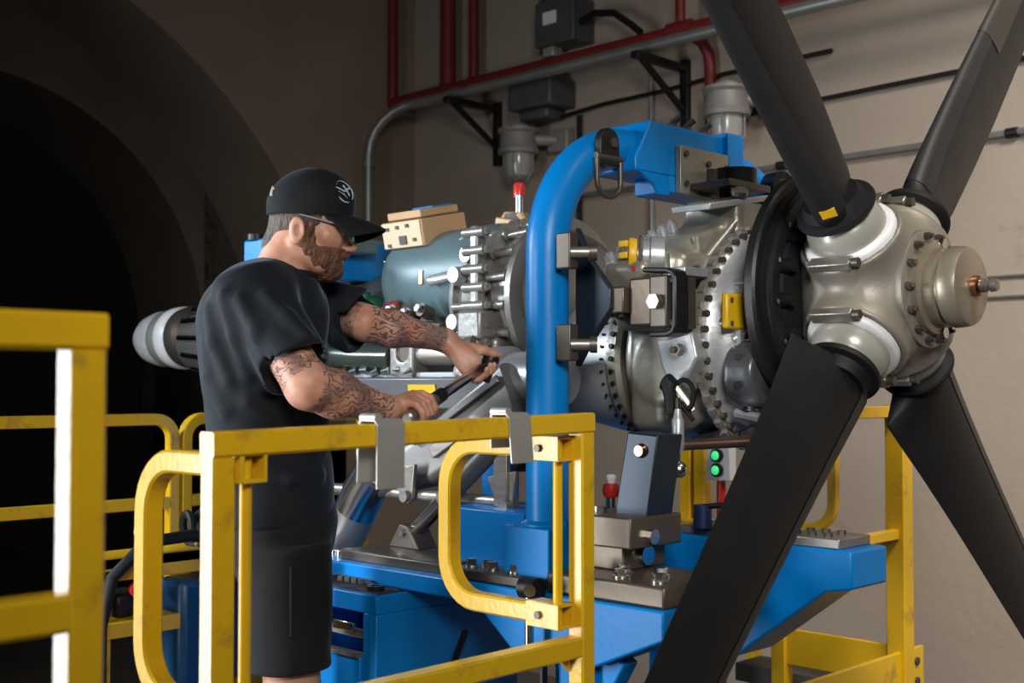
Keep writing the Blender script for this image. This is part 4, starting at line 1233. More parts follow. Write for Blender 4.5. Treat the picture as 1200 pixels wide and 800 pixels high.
# post foot and webs
sp(MB().prism([(-0.63, -0.57, 0.98), (-0.49, -0.57, 0.98), (-0.49, -0.57, 0.875), (-0.53, -0.57, 0.845), (-0.63, -0.57, 0.845)], (0, 0.14, 0)), 'post_foot', 'blue', 0.004)
sp(MB().lathe([(0, 0.062), (0.012, 0.062), (0.02, 0.05)], (HX, -0.498, 0.972), (0, 0, 1), 32), 'post_collar', 'blue')
sp(MB().bx(-0.90, -0.63, -0.50, -0.38, 0.84, 1.0), 'foot_web', 'blue', 0.004)
sp(MB().bx(-0.98, -0.88, -0.30, -0.26, 0.86, 1.12), 'rear_web', 'blue', 0.003)
sp(MB().bx(-0.95, -0.80, -0.36, -0.22, 0.86, 0.99), 'rear_web', 'blue', 0.003)
# main side beam
sp(MB().prism([(-1.42, -0.61, 0.845), (-0.145, -0.61, 0.85), (-0.145, -0.61, 0.79), (-0.33, -0.61, 0.71), (-0.55, -0.61, 0.70), (-0.68, -0.61, 0.80), (-1.42, -0.61, 0.806)], (0, 0.13, 0)), 'side_beam', 'blue', 0.005)
sp(MB().prism([(-1.42, 0.48, 0.845), (-0.52, 0.48, 0.85), (-0.52, 0.48, 0.72), (-1.42, 0.48, 0.72)], (0, 0.13, 0)), 'side_beam', 'blue', 0.005)
for x in (-1.30, -0.62):
    sp(MB().bx(x-0.06, x+0.06, -0.48, 0.48, 0.72, 0.82), 'cross_beam', 'blue', 0.004)
for x, y in ((-1.36, -0.545), (-1.36, 0.545), (-0.40, -0.545), (-1.0, 0.545)):
    sp(MB().bx(x-0.05, x+0.05, y-0.05, y+0.05, ZF+0.13, 0.74), 'leg', 'blue', 0.004)
    w = sp(MB().lathe([(-0.025, 0.02), (-0.025, 0.052), (-0.018, 0.062), (0.018, 0.062), (0.025, 0.052), (0.025, 0.02)], (x, y, ZF+0.062), (0, 1, 0), 24, closed=True), 'caster', 'rubber')
    MB().bx(x-0.03, x+0.03, y-0.035, y+0.035, ZF+0.08, ZF+0.135).build('caster_fork', M['steel'], w, 0.003)
sp(MB().bar((-0.30, -0.545, 0.73), (-0.62, -0.545, 0.20), 0.05, 0.05), 'diagonal_brace', 'blue', 0.004)
sp(MB().bx(-0.33, -0.13, -0.60, -0.25, 0.52, 0.60), 'lower_pad', 'mat_black', 0.02)
# far cantilever arm
sp(MB().prism([(-0.80, -0.13, 0.935), (0.0, -0.13, 0.935), (0.0, -0.13, 0.852), (-0.066, -0.13, 0.84), (-0.30, -0.13, 0.665), (-0.80, -0.13, 0.665)], (0, 0.16, 0)), 'cantilever_arm', 'blue', 0.006)
ap = sp(MB().bx(-0.19, -0.035, -0.12, 0.02, 0.935, 0.958), 'arm_plate', 'steel', 0.003)
for x in (-0.16, -0.12, -0.08):
    for y in (-0.09, -0.03):
        MB().hexa((x, y, 0.958), (0, 0, 1), 0.010, 0.009).build('plate_bolt', M['darksteel'], ap)
ap = sp(MB().bx(-0.48, -0.26, -0.10, 0.02, 0.935, 0.955), 'arm_plate', 'steel', 0.003)
for k in range(5):
    MB().hexa((-0.46 + 0.04*k, -0.06 + 0.02*(k % 2), 0.955), (0, 0, 1), 0.011, 0.010).build('plate_bolt', M['zinc'], ap)
sp(MB().cyl((-0.40, -0.12, 0.955), (-0.40, -0.12, 1.01), 0.022, n=16), 'blue_valve', 'navy')
sp(MB().tube([(-0.40, -0.12, 1.005), (-0.35, -0.12, 1.012), (-0.30, -0.11, 0.995)], 0.007, 8), 'valve_tail', 'black')
# steel front mount
pl = sp(MB().bx(-0.47, -0.15, -0.60, -0.36, 0.85, 0.895), 'front_base_plate', 'brownsteel', 0.006)
for x, y in ((-0.40, -0.55), (-0.335, -0.50), (-0.30, -0.55), (-0.25, -0.48), (-0.20, -0.55), (-0.19, -0.42)):
    b_ = MB()
    b_.cyl((x, y, 0.895), (x, y, 0.899), 0.020, n=14)
    b_.hexa((x, y, 0.899), (0, 0, 1), 0.0145, 0.014)
    b_.build('plate_bolt', M['zinc'], pl)
sp(MB().bx(-0.47, -0.345, -0.49, -0.34, 0.895, 0.955), 'front_riser', 'brownsteel', 0.004)
rb = sp(MB().bx(-0.475, -0.30, -0.52, -0.34, 0.948, 1.015), 'front_riser_block', 'brownsteel', 0.004)
MB().cyl((-0.30, -0.455, 0.972), (-0.285, -0.455, 0.972), 0.017, n=8).build('riser_bolt', M['zinc'], rb)
MB().cyl((-0.345, -0.42, 0.925), (-0.33, -0.42, 0.925), 0.022, n=14).build('riser_bolt', M['chrome'], rb)
for x in (-0.455, -0.425):
    MB().hexa((x, -0.47, 1.015), (0, 0, 1), 0.014, 0.014).build('riser_nut', M['zinc'], rb)
sl = sp(MB().prism([(-0.405, -0.45, 1.0), (-0.312, -0.45, 1.0), (-0.280, -0.45, 1.19), (-0.365, -0.45, 1.195)], (0, 0.09, 0)), 'front_mount_slab', 'bluesteel', 0.004)
MB().cyl((-0.325, -0.452, 1.155), (-0.325, -0.462, 1.155), 0.016, 0.012, n=18).build('slab_pin', M['copper'], sl)
# rear plates, strut and cross tube
pl = sp(MB().bx(-1.22, -0.82, -0.58, -0.42, 0.845, 0.872), 'rear_base_plate', 'darksteel', 0.004)
pl2 = sp(MB().bx(-0.78, -0.50, -0.605, -0.50, 0.85, 0.873), 'centre_base_plate', 'darksteel', 0.004)
for k in range(5):
    x = -0.74 + 0.035*k
    b_ = MB()
    b_.cyl((x, -0.565 + 0.02*(k % 2), 0.873), (x, -0.565 + 0.02*(k % 2), 0.878), 0.016, n=12)
    b_.hexa((x, -0.565 + 0.02*(k % 2), 0.878), (0, 0, 1), 0.0125, 0.014)
    b_.build('plate_bolt', M['zinc'], pl2)
for k in range(8):
    x = -1.39 + 0.024*k
    sp(MB().cyl((x, -0.56, 0.846), (x, -0.56, 0.862), 0.011, n=10), 'beam_rivet', 'zinc')
cv = sp(MB().prism([(-1.17, -0.46, 0.872), (-1.05, -0.46, 0.872), (-1.09, -0.46, 0.93), (-1.125, -0.46, 0.935)], (0, 0.07, 0)), 'strut_clevis', 'darksteel', 0.004)
MB().cyl((-1.11, -0.47, 0.912), (-1.11, -0.38, 0.912), 0.010, n=10).build('clevis_pin', M['zinc'], cv)
sp(MB().cyl((-1.115, -0.425, 0.905), (-0.93, -0.425, 1.05), 0.022, n=18), 'strut_rod', 'chrome')
sp(MB().cyl((-0.99, -0.425, 1.003), (-0.78, -0.425, 1.165), 0.026, n=18), 'strut_body', 'duct')
sp(MB().cyl((-1.60, -0.40, 1.002), (-0.76, -0.40, 1.01), 0.0145, n=14), 'cross_tube', 'steel')
for x0, lab in ((-1.17, 0), (-0.80, 1)):
    tr = sp(MB().prism([(x0-0.03, -0.43, 1.07), (x0+0.07, -0.43, 1.09), (x0+0.06, -0.43, 1.0), (x0+0.045, -0.43, 0.985), (x0+0.02, -0.43, 0.99)], (0, 0.012, 0)), 'tube_bracket', 'steel', 0.002)
    MB().cyl((x0+0.04, -0.432, 1.005), (x0+0.04, -0.444, 1.005), 0.016, n=14).build('bracket_pin', M['steel'], tr)
sp(MB().bx(-0.80, -0.755, -0.435, -0.42, 1.0, 1.14), 'tube_bracket', 'steel', 0.002)
sp(MB().prism([(-0.85, -0.36, 1.16), (-0.70, -0.36, 1.20), (-0.70, -0.36, 1.09), (-0.80, -0.36, 1.08)], (0, 0.03, 0)), 'black_cover', 'black', 0.006)
for x, z in ((-0.79, 1.15), (-0.755, 1.13), (-0.725, 1.115), (-0.735, 1.15)):
    sp(MB().cyl((x, -0.362, z), (x, -0.37, z), 0.009, n=10), 'cover_screw', 'zinc')
# ratchet hanging from the beam
rt = sp(MB().cyl((-0.50, -0.64, 0.862), (-0.455, -0.64, 0.862), 0.024, n=18), 'clamp_head', 'black')
MB().cyl((-0.47, -0.65, 0.86), (-0.455, -0.668, 0.862), 0.013, n=14).build('clamp_stud', M['chrome'], rt)
MB().cyl((-0.478, -0.645, 0.85), (-0.478, -0.645, 0.70), 0.010, n=12).build('clamp_handle', M['zinc'], rt)
# rear cross arm behind the technician's head
sp(MB().prism([(-1.80, -0.50, 1.73), (-1.80, -0.15, 1.757), (-1.80, 0.25, 1.715), (-1.80, 0.25, 1.62), (-1.80, -0.50, 1.63)], (0.10, 0, 0)), 'rear_arm', 'blue', 0.006)
sp(MB().cyl((-1.75, -0.485, 0.80), (-1.75, -0.485, 1.66), 0.05, n=24), 'rear_post', 'blue')
sp(MB().cyl((-1.75, -0.485, 1.728), (-1.75, -0.485, 1.745), 0.03, n=16), 'post_cap', 'black')
sp(MB().bx(-1.82, -1.36, -0.55, -0.42, 0.72, 0.82), 'rear_beam', 'blue', 0.004)
sp(MB().bx(-1.88, -1.70, -0.13, -0.0, 1.755, 1.775, Matrix.Rotation(R(10), 3, 'Y')), 'arm_shim', 'teal', 0.003)
# tool tray box welded under the beam
tx0, tx1, ty0, ty1, tz = -1.25, -0.925, -0.70, -0.22, 0.798
sp(MB().bx(tx0, tx1, ty0, ty1, tz-0.045, tz), 'tray_top', 'blue', 0.003)
sp(MB().bx(tx1-0.02, tx1, ty0, ty1, 0.25, tz-0.045), 'box_side', 'blue', 0.003)
sp(MB().bx(tx0, tx1-0.02, -0.5, ty1, 0.25, 0.72), 'box_back', 'blue', 0.003)
sp(MB().bx(tx0, tx0+0.02, ty0, -0.50, 0.25, tz-0.045), 'box_side', 'blue', 0.003)
sp(MB().bx(tx1-0.05, tx1-0.018, ty0, ty0+0.02, 0.25, tz-0.045), 'box_stile', 'blue', 0.002)
sp(MB().bx(tx0+0.012, tx1-0.012, ty0+0.015, ty1-0.01, tz, tz+0.004), 'tray_mat', 'mat_black')
dr = sp(MB().bx(tx0+0.02, tx1-0.05, ty0-0.01, ty0+0.01, 0.40, 0.65), 'drawer_front', 'blue', 0.003)
MB().bx(tx0+0.02, tx1-0.05, ty0-0.018, ty0+0.012, 0.648, 0.656).build('drawer_lip', M['steel'], dr)
MB().bx(tx0+0.02, tx1-0.05, ty0-0.012, ty0+0.012, 0.30, 0.395).build('lower_drawer', M['blue'], dr, 0.003)
sp(MB().bx(tx0+0.03, tx1-0.05, ty0+0.02, -0.65, 0.685, 0.70), 'shelf_plate', 'steel', 0.002)
sp(MB().bx(tx1-0.17, tx1-0.09, ty0+0.01, -0.70, 0.702, 0.725), 'shelf_catch', 'chrome', 0.003)
sp(MB().bx(tx0-0.005, tx0+0.06, ty0-0.005, ty0+0.005, tz-0.02, tz+0.075), 'tray_ear', 'blue', 0.003)
sp(MB().cyl((tx0+0.04, ty0-0.006, tz+0.055), (tx0+0.04, ty0-0.012, tz+0.055), 0.006, n=10), 'ear_hole_bolt', 'darksteel')
for x in np.linspace(tx0+0.06, tx0+0.2, 6):
    sp(MB().hexa((x, -0.62, tz+0.004), (0, 0, 1), 0.012, 0.012), 'loose_nut', 'darksteel')
sp(MB().tube([(-0.83, -0.50, 0.70), (-0.78, -0.60, 0.62), (-0.72, -0.64, 0.54), (-0.62, -0.64, 0.50), (-0.52, -0.63, 0.54), (-0.46, -0.62, 0.64), (-0.46, -0.62, 0.70)], 0.009, 8), 'safety_cable', 'black')
for x, z in ((-0.50, 0.62), (-0.83, 0.56), (-0.56, 0.47)):
    sp(MB().cyl((x, -0.63, z), (x+0.06, -0.63, z+0.006), 0.011, n=10), 'cable_end', 'zinc')
# wrench lying on the tray
t = thing('spanner', 'black spanner lying on the dark mat of the blue tray', 'spanner', (-1.05, -0.63, tz+0.004))
MB().bar((-1.10, -0.60, tz+0.0095), (-0.99, -0.655, tz+0.0095), 0.018, 0.010).build('handle', M['black'], t, 0.003)
MB().lathe([(0, 0.012), (0, 0.022), (0.012, 0.022), (0.012, 0.012)], (-0.975, -0.662, tz+0.0045), (0, 0, 1), 20, closed=True).build('ring_end', M['black'], t)
# ------------------------------------------------------------------ yellow platform behind the propeller
def ybox(t, name, *a, bev=0.003, m='yellow'):
    return MB().bx(*a).build(name, M[m], t, bev)
t = thing('guard_rail', 'yellow platform rail with toe boards between the two lower blades', 'railing', (-0.6, 0.95, ZF))
ybox(t, 'post', -0.455, -0.395, 0.89, 0.95, ZF, 1.24)
ybox(t, 'post', -0.86, -0.81, 0.89, 0.94, ZF, 0.72)
ybox(t, 'side_rail', -0.44, -0.41, 0.30, 0.89, 0.835, 0.865)
ybox(t, 'back_rail', -0.86, -0.455, 0.90, 0.94, 0.79, 0.83)
ybox(t, 'toe_board', -0.86, -0.455, 0.905, 0.92, 0.40, 0.515)
tb_ = ybox(t, 'toe_board', -0.425, -0.41, 0.30, 1.04, 0.36, 0.50)
for z in (0.40, 0.46):
    MB().cyl((-0.41, 0.99, z), (-0.403, 0.99, z), 0.012, n=12).build('board_bolt', M['darksteel'], tb_)
ybox(t, 'top_rail', -0.44, -0.41, 0.30, 0.89, 1.20, 1.235)
lpz = [V(-0.86, 0.875, 1.17)] + arc((-0.70, 0.875, 1.09), 0.08, 90, 0, 6, (1, 0, 0), (0, 0, 1)) + arc((-0.70, 0.875, 0.93), 0.08, 0, -90, 6, (1, 0, 0), (0, 0, 1)) + [V(-0.86, 0.875, 0.85)]
MB().rtube(lpz, 0.03, 0.03, (0, 1, 0), 0.003).build('rail_loop', M['yellow'], t)
t = thing('side_platform', 'dark deck of the yellow platform behind the propeller', 'platform', (-0.9, 1.2, ZF))
MB().bx(-1.05, -0.48, 0.965, 1.12, 0.30, 0.36).build('deck', M['floor'], t, 0.003)
for x in (-1.0, -0.53):
    ybox(t, 'leg', x-0.03, x+0.03, 1.05, 1.11, ZF, 0.30)

t = thing('guard_rail', 'pair of yellow posts seen between the mount slab and the blade', 'railing', (-1.36, 1.22, ZF))
for x in (-1.43, -1.365):
    ybox(t, 'post', x-0.024, x+0.024, 1.2, 1.25, ZF, 1.16)
ybox(t, 'base_rail', -1.75, -1.2, 1.14, 1.25, 0.77, 0.80)
ybox(t, 'top_rail', -1.75, -1.2, 1.2, 1.25, 1.16, 1.20)
t = thing('yellow_panel', 'yellow sheet panel under the gearbox behind the blade', 'panel', (-1.1, 1.12, 0.9))
MB().prism([(-1.24, 1.12, 1.08), (-1.0, 1.12, 1.12), (-1.0, 1.12, 1.24), (-1.24, 1.12, 1.19)], (0, 0.02, 0)).build('sheet', M['yellow'], t, 0.003)
ybox(t, 'support', -1.12, -1.08, 1.14, 1.18, ZF, 1.14)

t = thing('indicator_panel', 'small white panel with two green lamps left of the lower blade', 'panel', (-1.14, 1.0, 0.9))
MB().bx(-1.19, -1.09, 1.0, 1.04, 0.965, 1.09).build('plate', M['white'], t, 0.004)
M['green_led'] = emit_mat('green_lamp', (0.05, 0.75, 0.25), 0.8)
for z in (1.053, 1.002):
    b_ = MB().lathe([(0, 0.024), (0.012, 0.024), (0.016, 0.019)], (-1.14, 1.0, z), (0, -1, 0), 20).build('lamp_bezel', M['black'], t)
    MB().ball((-1.14, 0.985, z), (0.016, 0.012, 0.016), 16, 10).build('green_lens', M['green_led'], b_)
MB().cyl((-1.14, 1.02, 0.80), (-1.14, 1.02, 0.965), 0.016, n=12).build('red_stem', M['red'], t)
MB().cyl((-1.14, 1.02, ZF), (-1.14, 1.02, 0.72), 0.015, n=10).build('stand_pole', M['darksteel'], t)

t = thing('oxygen_valve', 'small red-knobbed valve behind the steel mount slab', 'valve', (-0.62, -0.2, 0.84))
MB().cyl((-0.62, -0.2, 0.84), (-0.62, -0.2, 1.02), 0.014, n=10).build('valve_stem', M['zinc'], t)
MB().lathe([(0, 0.018), (0.012, 0.022), (0.03, 0.02), (0.034, 0.012)], (-0.62, -0.2, 1.02), (0, 0, 1), 18).build('red_knob', M['red'], t)
MB().lathe([(0, 0.01), (0.016, 0.014), (0.022, 0.008)], (-0.62, -0.2, 1.054), (0, 0, 1), 16).build('white_cap', M['white'], t)

# ------------------------------------------------------------------ yellow service cart at left
t = thing('service_cart', 'yellow sheet-metal service cart with hoses behind the left swing gate', 'cart', (-1.75, -0.95, ZF))
cx0, cx1, cy0, cy1 = -1.70, -1.56, -1.08, -0.585
ybox(t, 'top_tray', cx0, cx1, cy0, -0.62, 0.83, 0.86)
ybox(t, 'tray_lip', cx1-0.01, cx1, cy0, -0.62, 0.80, 0.86)
ybox(t, 'middle_shelf', cx0, cx1+0.02, cy0, -0.75, 0.66, 0.70)
ybox(t, 'lower_shelf', cx0, cx1+0.02, cy0, cy1, 0.28, 0.32)
for x in (cx0+0.02, cx1-0.02):
    for y in (cy0+0.02, cy1-0.02):
        ybox(t, 'upright', x-0.02, x+0.02, y-0.02, y+0.02, ZF, 0.83)
MB().bx(cx1-0.10, cx1+0.03, -0.86, -0.60, 0.50, 0.785).build('blue_case', M['darkblue'], t, 0.02)
MB().bx(cx1-0.12, cx1-0.02, -1.02, -0.90, 0.70, 0.765).build('motor_block', M['black'], t, 0.015)
MB().cyl((cx1-0.12, -0.72, 0.905), (cx1-0.02, -0.64, 0.905), 0.045, n=18).build('reel_drum', M['black'], t)
hs = [V(cx1-0.06 + 0.04*math.cos(R(a)), -0.80 + 0.00012*a, 0.905 + 0.045*math.sin(R(a))) for a in range(0, 1440, 24)]
MB().tube(hs, 0.011, 8).build('coiled_hose', M['rubber'], t)
MB().tube([(cx1+0.02, -0.72, 0.87), (cx1+0.05, -0.84, 0.905), (cx1+0.06, -0.98, 0.90), (cx1+0.06, -1.07, 0.82), (cx1+0.06, -1.10, 0.70), (cx1+0.06, -1.10, 0.50), (cx1+0.05, -1.08, 0.2)], 0.016, 10).build('supply_hose', M['rubber'], t)
MB().tube([(cx1, -0.95, 0.86), (cx1+0.01, -0.98, 0.92), (cx1, -0.96, 1.0), (cx1-0.02, -0.90, 1.05)], 0.006, 8).build('thin_wire', M['tape'], t)
MB().tube([(cx1, -0.80, 0.87), (cx1+0.01, -0.74, 0.93), (cx1, -0.66, 0.97)], 0.006, 8).build('thin_wire', M['tan'], t)
MB().tube([(cx1, -0.64, 0.80), (cx1+0.02, -0.64, 0.92), (cx1, -0.63, 1.02)], 0.006, 8).build('thin_wire', M['tanlight'], t)
MB().cyl((cx1+0.0, -0.975, 0.775), (cx1+0.035, -0.985, 0.775), 0.018, n=12).build('red_knob', M['red'], t)
MB().cyl((cx1-0.04, -0.66, 0.95), (cx1+0.0, -0.68, 1.0), 0.022, n=14).build('brass_fitting', M['darksteel'], t)
# ------------------------------------------------------------------ technician
A_ = lambda *a: np.array(a, float)
FT = A_(0.80, 0.60, 0.0)                       # torso facing
LT = A_(-0.60, 0.80, 0.0)                      # towards his left
RT = Matrix(((FT[0], LT[0], 0), (FT[1], LT[1], 0), (0, 0, 1)))
HC = A_(-0.917, -0.912, 1.660)
fh = Vector((0.675, 0.738, 0)).normalized()
RH = Matrix(((fh.x, -fh.y, 0), (fh.y, fh.x, 0), (0, 0, 1))) @ Matrix.Rotation(R(11), 3, 'Y')
RHn = np.array(RH)
def hp_(x, y, z):
    return HC + RHn @ A_(x, y, z)
neck = A_(-0.955, -0.948, 1.545)
rs, re, rw = A_(-0.890, -1.068, 1.478), A_(-0.715, -1.055, 1.296), A_(-0.725, -0.835, 1.246)
ls, le, lw = A_(-1.133, -0.809, 1.512), A_(-0.946, -0.720, 1.446), A_(-0.885, -0.520, 1.409)
w_end, w_head = A_(-0.692, -0.795, 1.231), A_(-0.833, -0.396, 1.366)
wd = (w_head - w_end) / np.linalg.norm(w_head - w_end)
rhip, rknee, rank = A_(-0.905, -0.975, 0.94), A_(-0.895, -0.955, 0.51), A_(-0.92, -0.99, 0.09)
lhip, lknee, lank = A_(-1.045, -0.870, 0.94), A_(-1.055, -0.835, 0.51), A_(-1.075, -0.865, 0.09)

person = thing('person', 'bearded technician in black cap, black t-shirt and shorts working with a wrench', 'person', (-0.98, -0.92, 0))
g = Grid((-1.33, -1.30, -0.005), (-0.52, -0.22, 1.80), 0.004)
# trunk and legs
for c, r in (((-0.995, -0.975, 1.40), (0.105, 0.165, 0.16)), ((-0.99, -0.965, 1.24), (0.10, 0.15, 0.16)), ((-0.98, -0.94, 1.05), (0.085, 0.135, 0.13))):
    g.ell(c, r, RT, 0.05)
g.cap(neck + A_(0, 0, -0.04), rs, 0.06, 0.055, 0.05)
g.cap(neck + A_(0, 0, -0.04), ls, 0.06, 0.055, 0.05)
for hip, kn, an in ((rhip, rknee, rank), (lhip, lknee, lank)):
    g.cap(hip, kn + A_(0, 0, 0.02), 0.072, 0.058, 0.03)
    g.cap(kn + A_(0.01, 0.01, 0.02), kn + A_(0.0, 0, -0.03), 0.060, 0.056, 0.03)
    mid = kn*0.68 + an*0.32 + A_(*(-FT*0.02))
    g.cap(kn, mid, 0.054, 0.058, 0.03)
    g.cap(mid, an, 0.056, 0.036, 0.03)
    g.cap(an + A_(0, 0, -0.05), an + FT*0.17 + A_(0, 0, -0.055), 0.034, 0.026, 0.03)
# arms
for s_, e_, w_ in ((rs, re, rw), (ls, le, lw)):
    g.cap(s_, e_, 0.056, 0.046 if s_ is rs else 0.041, 0.02)
    m_ = e_*0.68 + w_*0.32
    k_ = 1.0 if s_ is rs else 0.88
    g.cap(e_, m_, 0.044*k_, 0.049*k_, 0.025)
    g.cap(m_, w_, 0.047*k_, 0.028, 0.025)
# neck and head
g.cap(hp_(-0.022, 0, -0.05), neck + A_(-0.01, -0.01, -0.02), 0.058, 0.066, 0.02)
g.ell(hp_(0.002, 0, 0.035), (0.087, 0.075, 0.092), RH, 0.02)
g.ell(hp_(0.032, 0, -0.026), (0.060, 0.060, 0.080), RH, 0.025)
g.ell(hp_(0.060, 0, -0.085), (0.030, 0.032, 0.024), RH, 0.025)
g.cap(hp_(0.045, 0.042, -0.085), hp_(-0.005, 0.058, -0.045), 0.020, 0.018, 0.02)
g.cap(hp_(0.045, -0.042, -0.085), hp_(-0.005, -0.058, -0.045), 0.020, 0.018, 0.02)
g.cap(hp_(0.080, 0.04, 0.016), hp_(0.080, -0.04, 0.016), 0.012, 0.012, 0.018)
g.cap(hp_(0.070, 0.038, -0.028), hp_(0.055, 0.055, -0.02), 0.014, 0.012, 0.02)
g.cap(hp_(0.070, -0.038, -0.028), hp_(0.055, -0.055, -0.02), 0.014, 0.012, 0.02)
for sy in (1, -1):
    g.ell(hp_(0.094, 0.031*sy, -0.003), (0.012, 0.015, 0.010), RH, 0.008, op='s')
g.cap(hp_(0.088, 0, 0.008), hp_(0.109, 0, -0.030), 0.009, 0.0115, 0.012)
g.ell(hp_(0.108, 0, -0.034), (0.011, 0.013, 0.009), RH, 0.006)
for sy in (1, -1):
    g.ell(hp_(0.100, 0.012*sy, -0.038), (0.009, 0.007, 0.006), RH, 0.005)
g.cap(hp_(0.090, 0.016, -0.062), hp_(0.090, -0.016, -0.062), 0.0062, 0.0062, 0.006)
g.cap(hp_(0.088, 0.015, -0.073), hp_(0.088, -0.015, -0.073), 0.0068, 0.0068, 0.006)
for sy in (1, -1):
    ro = RH @ Matrix.Rotation(R(14*sy), 3, 'Z') @ Matrix.Rotation(R(-10), 3, 'Y')
    g.ell(hp_(-0.010, 0.0775*sy, -0.024), (0.019, 0.009, 0.032), ro, 0.006)
    g.ell(hp_(-0.006, 0.0865*sy, -0.022), (0.010, 0.007, 0.019), ro, 0.004, op='s')
# hands closed on the wrench
def hand(grip, wrist, rad, lead, side, th0=0.0, spread=0.0185):
    """fingers wrap the wrench axis wd at grip; lead = +1 if the index finger is nearer the wrench head"""
    p = wrist - grip
    p = p - wd*(p @ wd)
    p = p/np.linalg.norm(p)
    q = np.cross(wd, p)
    if (q @ A_(0.62, -0.78, 0))*side > 0:
        q = -q
    pt = lambda c, th, r: c + (p*math.cos(R(th)) + q*math.sin(R(th)))*r
    palm = pt(grip, th0 + 5, rad + 0.012)
    for k, off in enumerate((0.030, 0.010, -0.010, -0.028)):
        c = grip + wd*off*lead
        kn = pt(c, th0 + 38, rad + 0.020)
        g.cap(wrist*0.82 + palm*0.18 + wd*off*0.3*lead, kn, 0.0145, 0.0125, 0.010)
        ln = (1.0, 1.08, 1.02, 0.86)[k]
        prev = kn
        for j, th in enumerate((75, 125, 180, 225)):
            th_ = th0 + 38 + (th-38)*ln
            nx = pt(c, th_, rad + (0.012, 0.0095, 0.0085, 0.0085)[j])
            g.cap(prev, nx, 0.0105 - 0.0008*j, 0.0098 - 0.0008*j, 0.003)
            prev = nx
    base = wrist*0.55 + palm*0.45 + wd*0.022*lead
    t1 = pt(grip + wd*0.038*lead, th0 - 35, rad + 0.020)
    t2 = pt(grip + wd*0.052*lead, th0 - 75, rad + 0.011)
    t3 = pt(grip + wd*0.068*lead, th0 - 100, rad + 0.009)
    g.cap(base, t1, 0.016, 0.0125, 0.010)
    g.cap(t1, t2, 0.0122, 0.0105, 0.004)
    g.cap(t2, t3, 0.0105, 0.0088, 0.004)
    g.cap(wrist, palm, 0.027, 0.022, 0.015)
hand(w_end + wd*0.035, rw, 0.017, 1, -1, -20)
hand(w_head - wd*0.085, lw, 0.014, 1, 1, -10)
v, q = g.mesh()
for _ in range(1):
    acc = np.zeros_like(v)
    cn = np.zeros(len(v))
    for a, b2 in ((0, 1), (1, 2), (2, 3), (3, 0)):
        np.add.at(acc, q[:, a], v[q[:, b2]])
        np.add.at(cn, q[:, a], 1)
    v = v*0.5 + 0.5*acc/np.maximum(cn, 1)[:, None]
def seg_mask(v, a, b2, r):
    ba = b2 - a
    t = np.clip((v - a) @ ba / (ba @ ba), 0, 1)
    d = np.linalg.norm(v - a - t[:, None]*ba, axis=1)
    return (d < r) & (t > 0) & (t < 0.97)
tat = seg_mask(v, rs, re, 0.09) | seg_mask(v, re, rw, 0.08) | seg_mask(v, ls, le, 0.09) | seg_mask(v, le, lw, 0.08)
body = npmesh('body', v, q, None, person, 70)

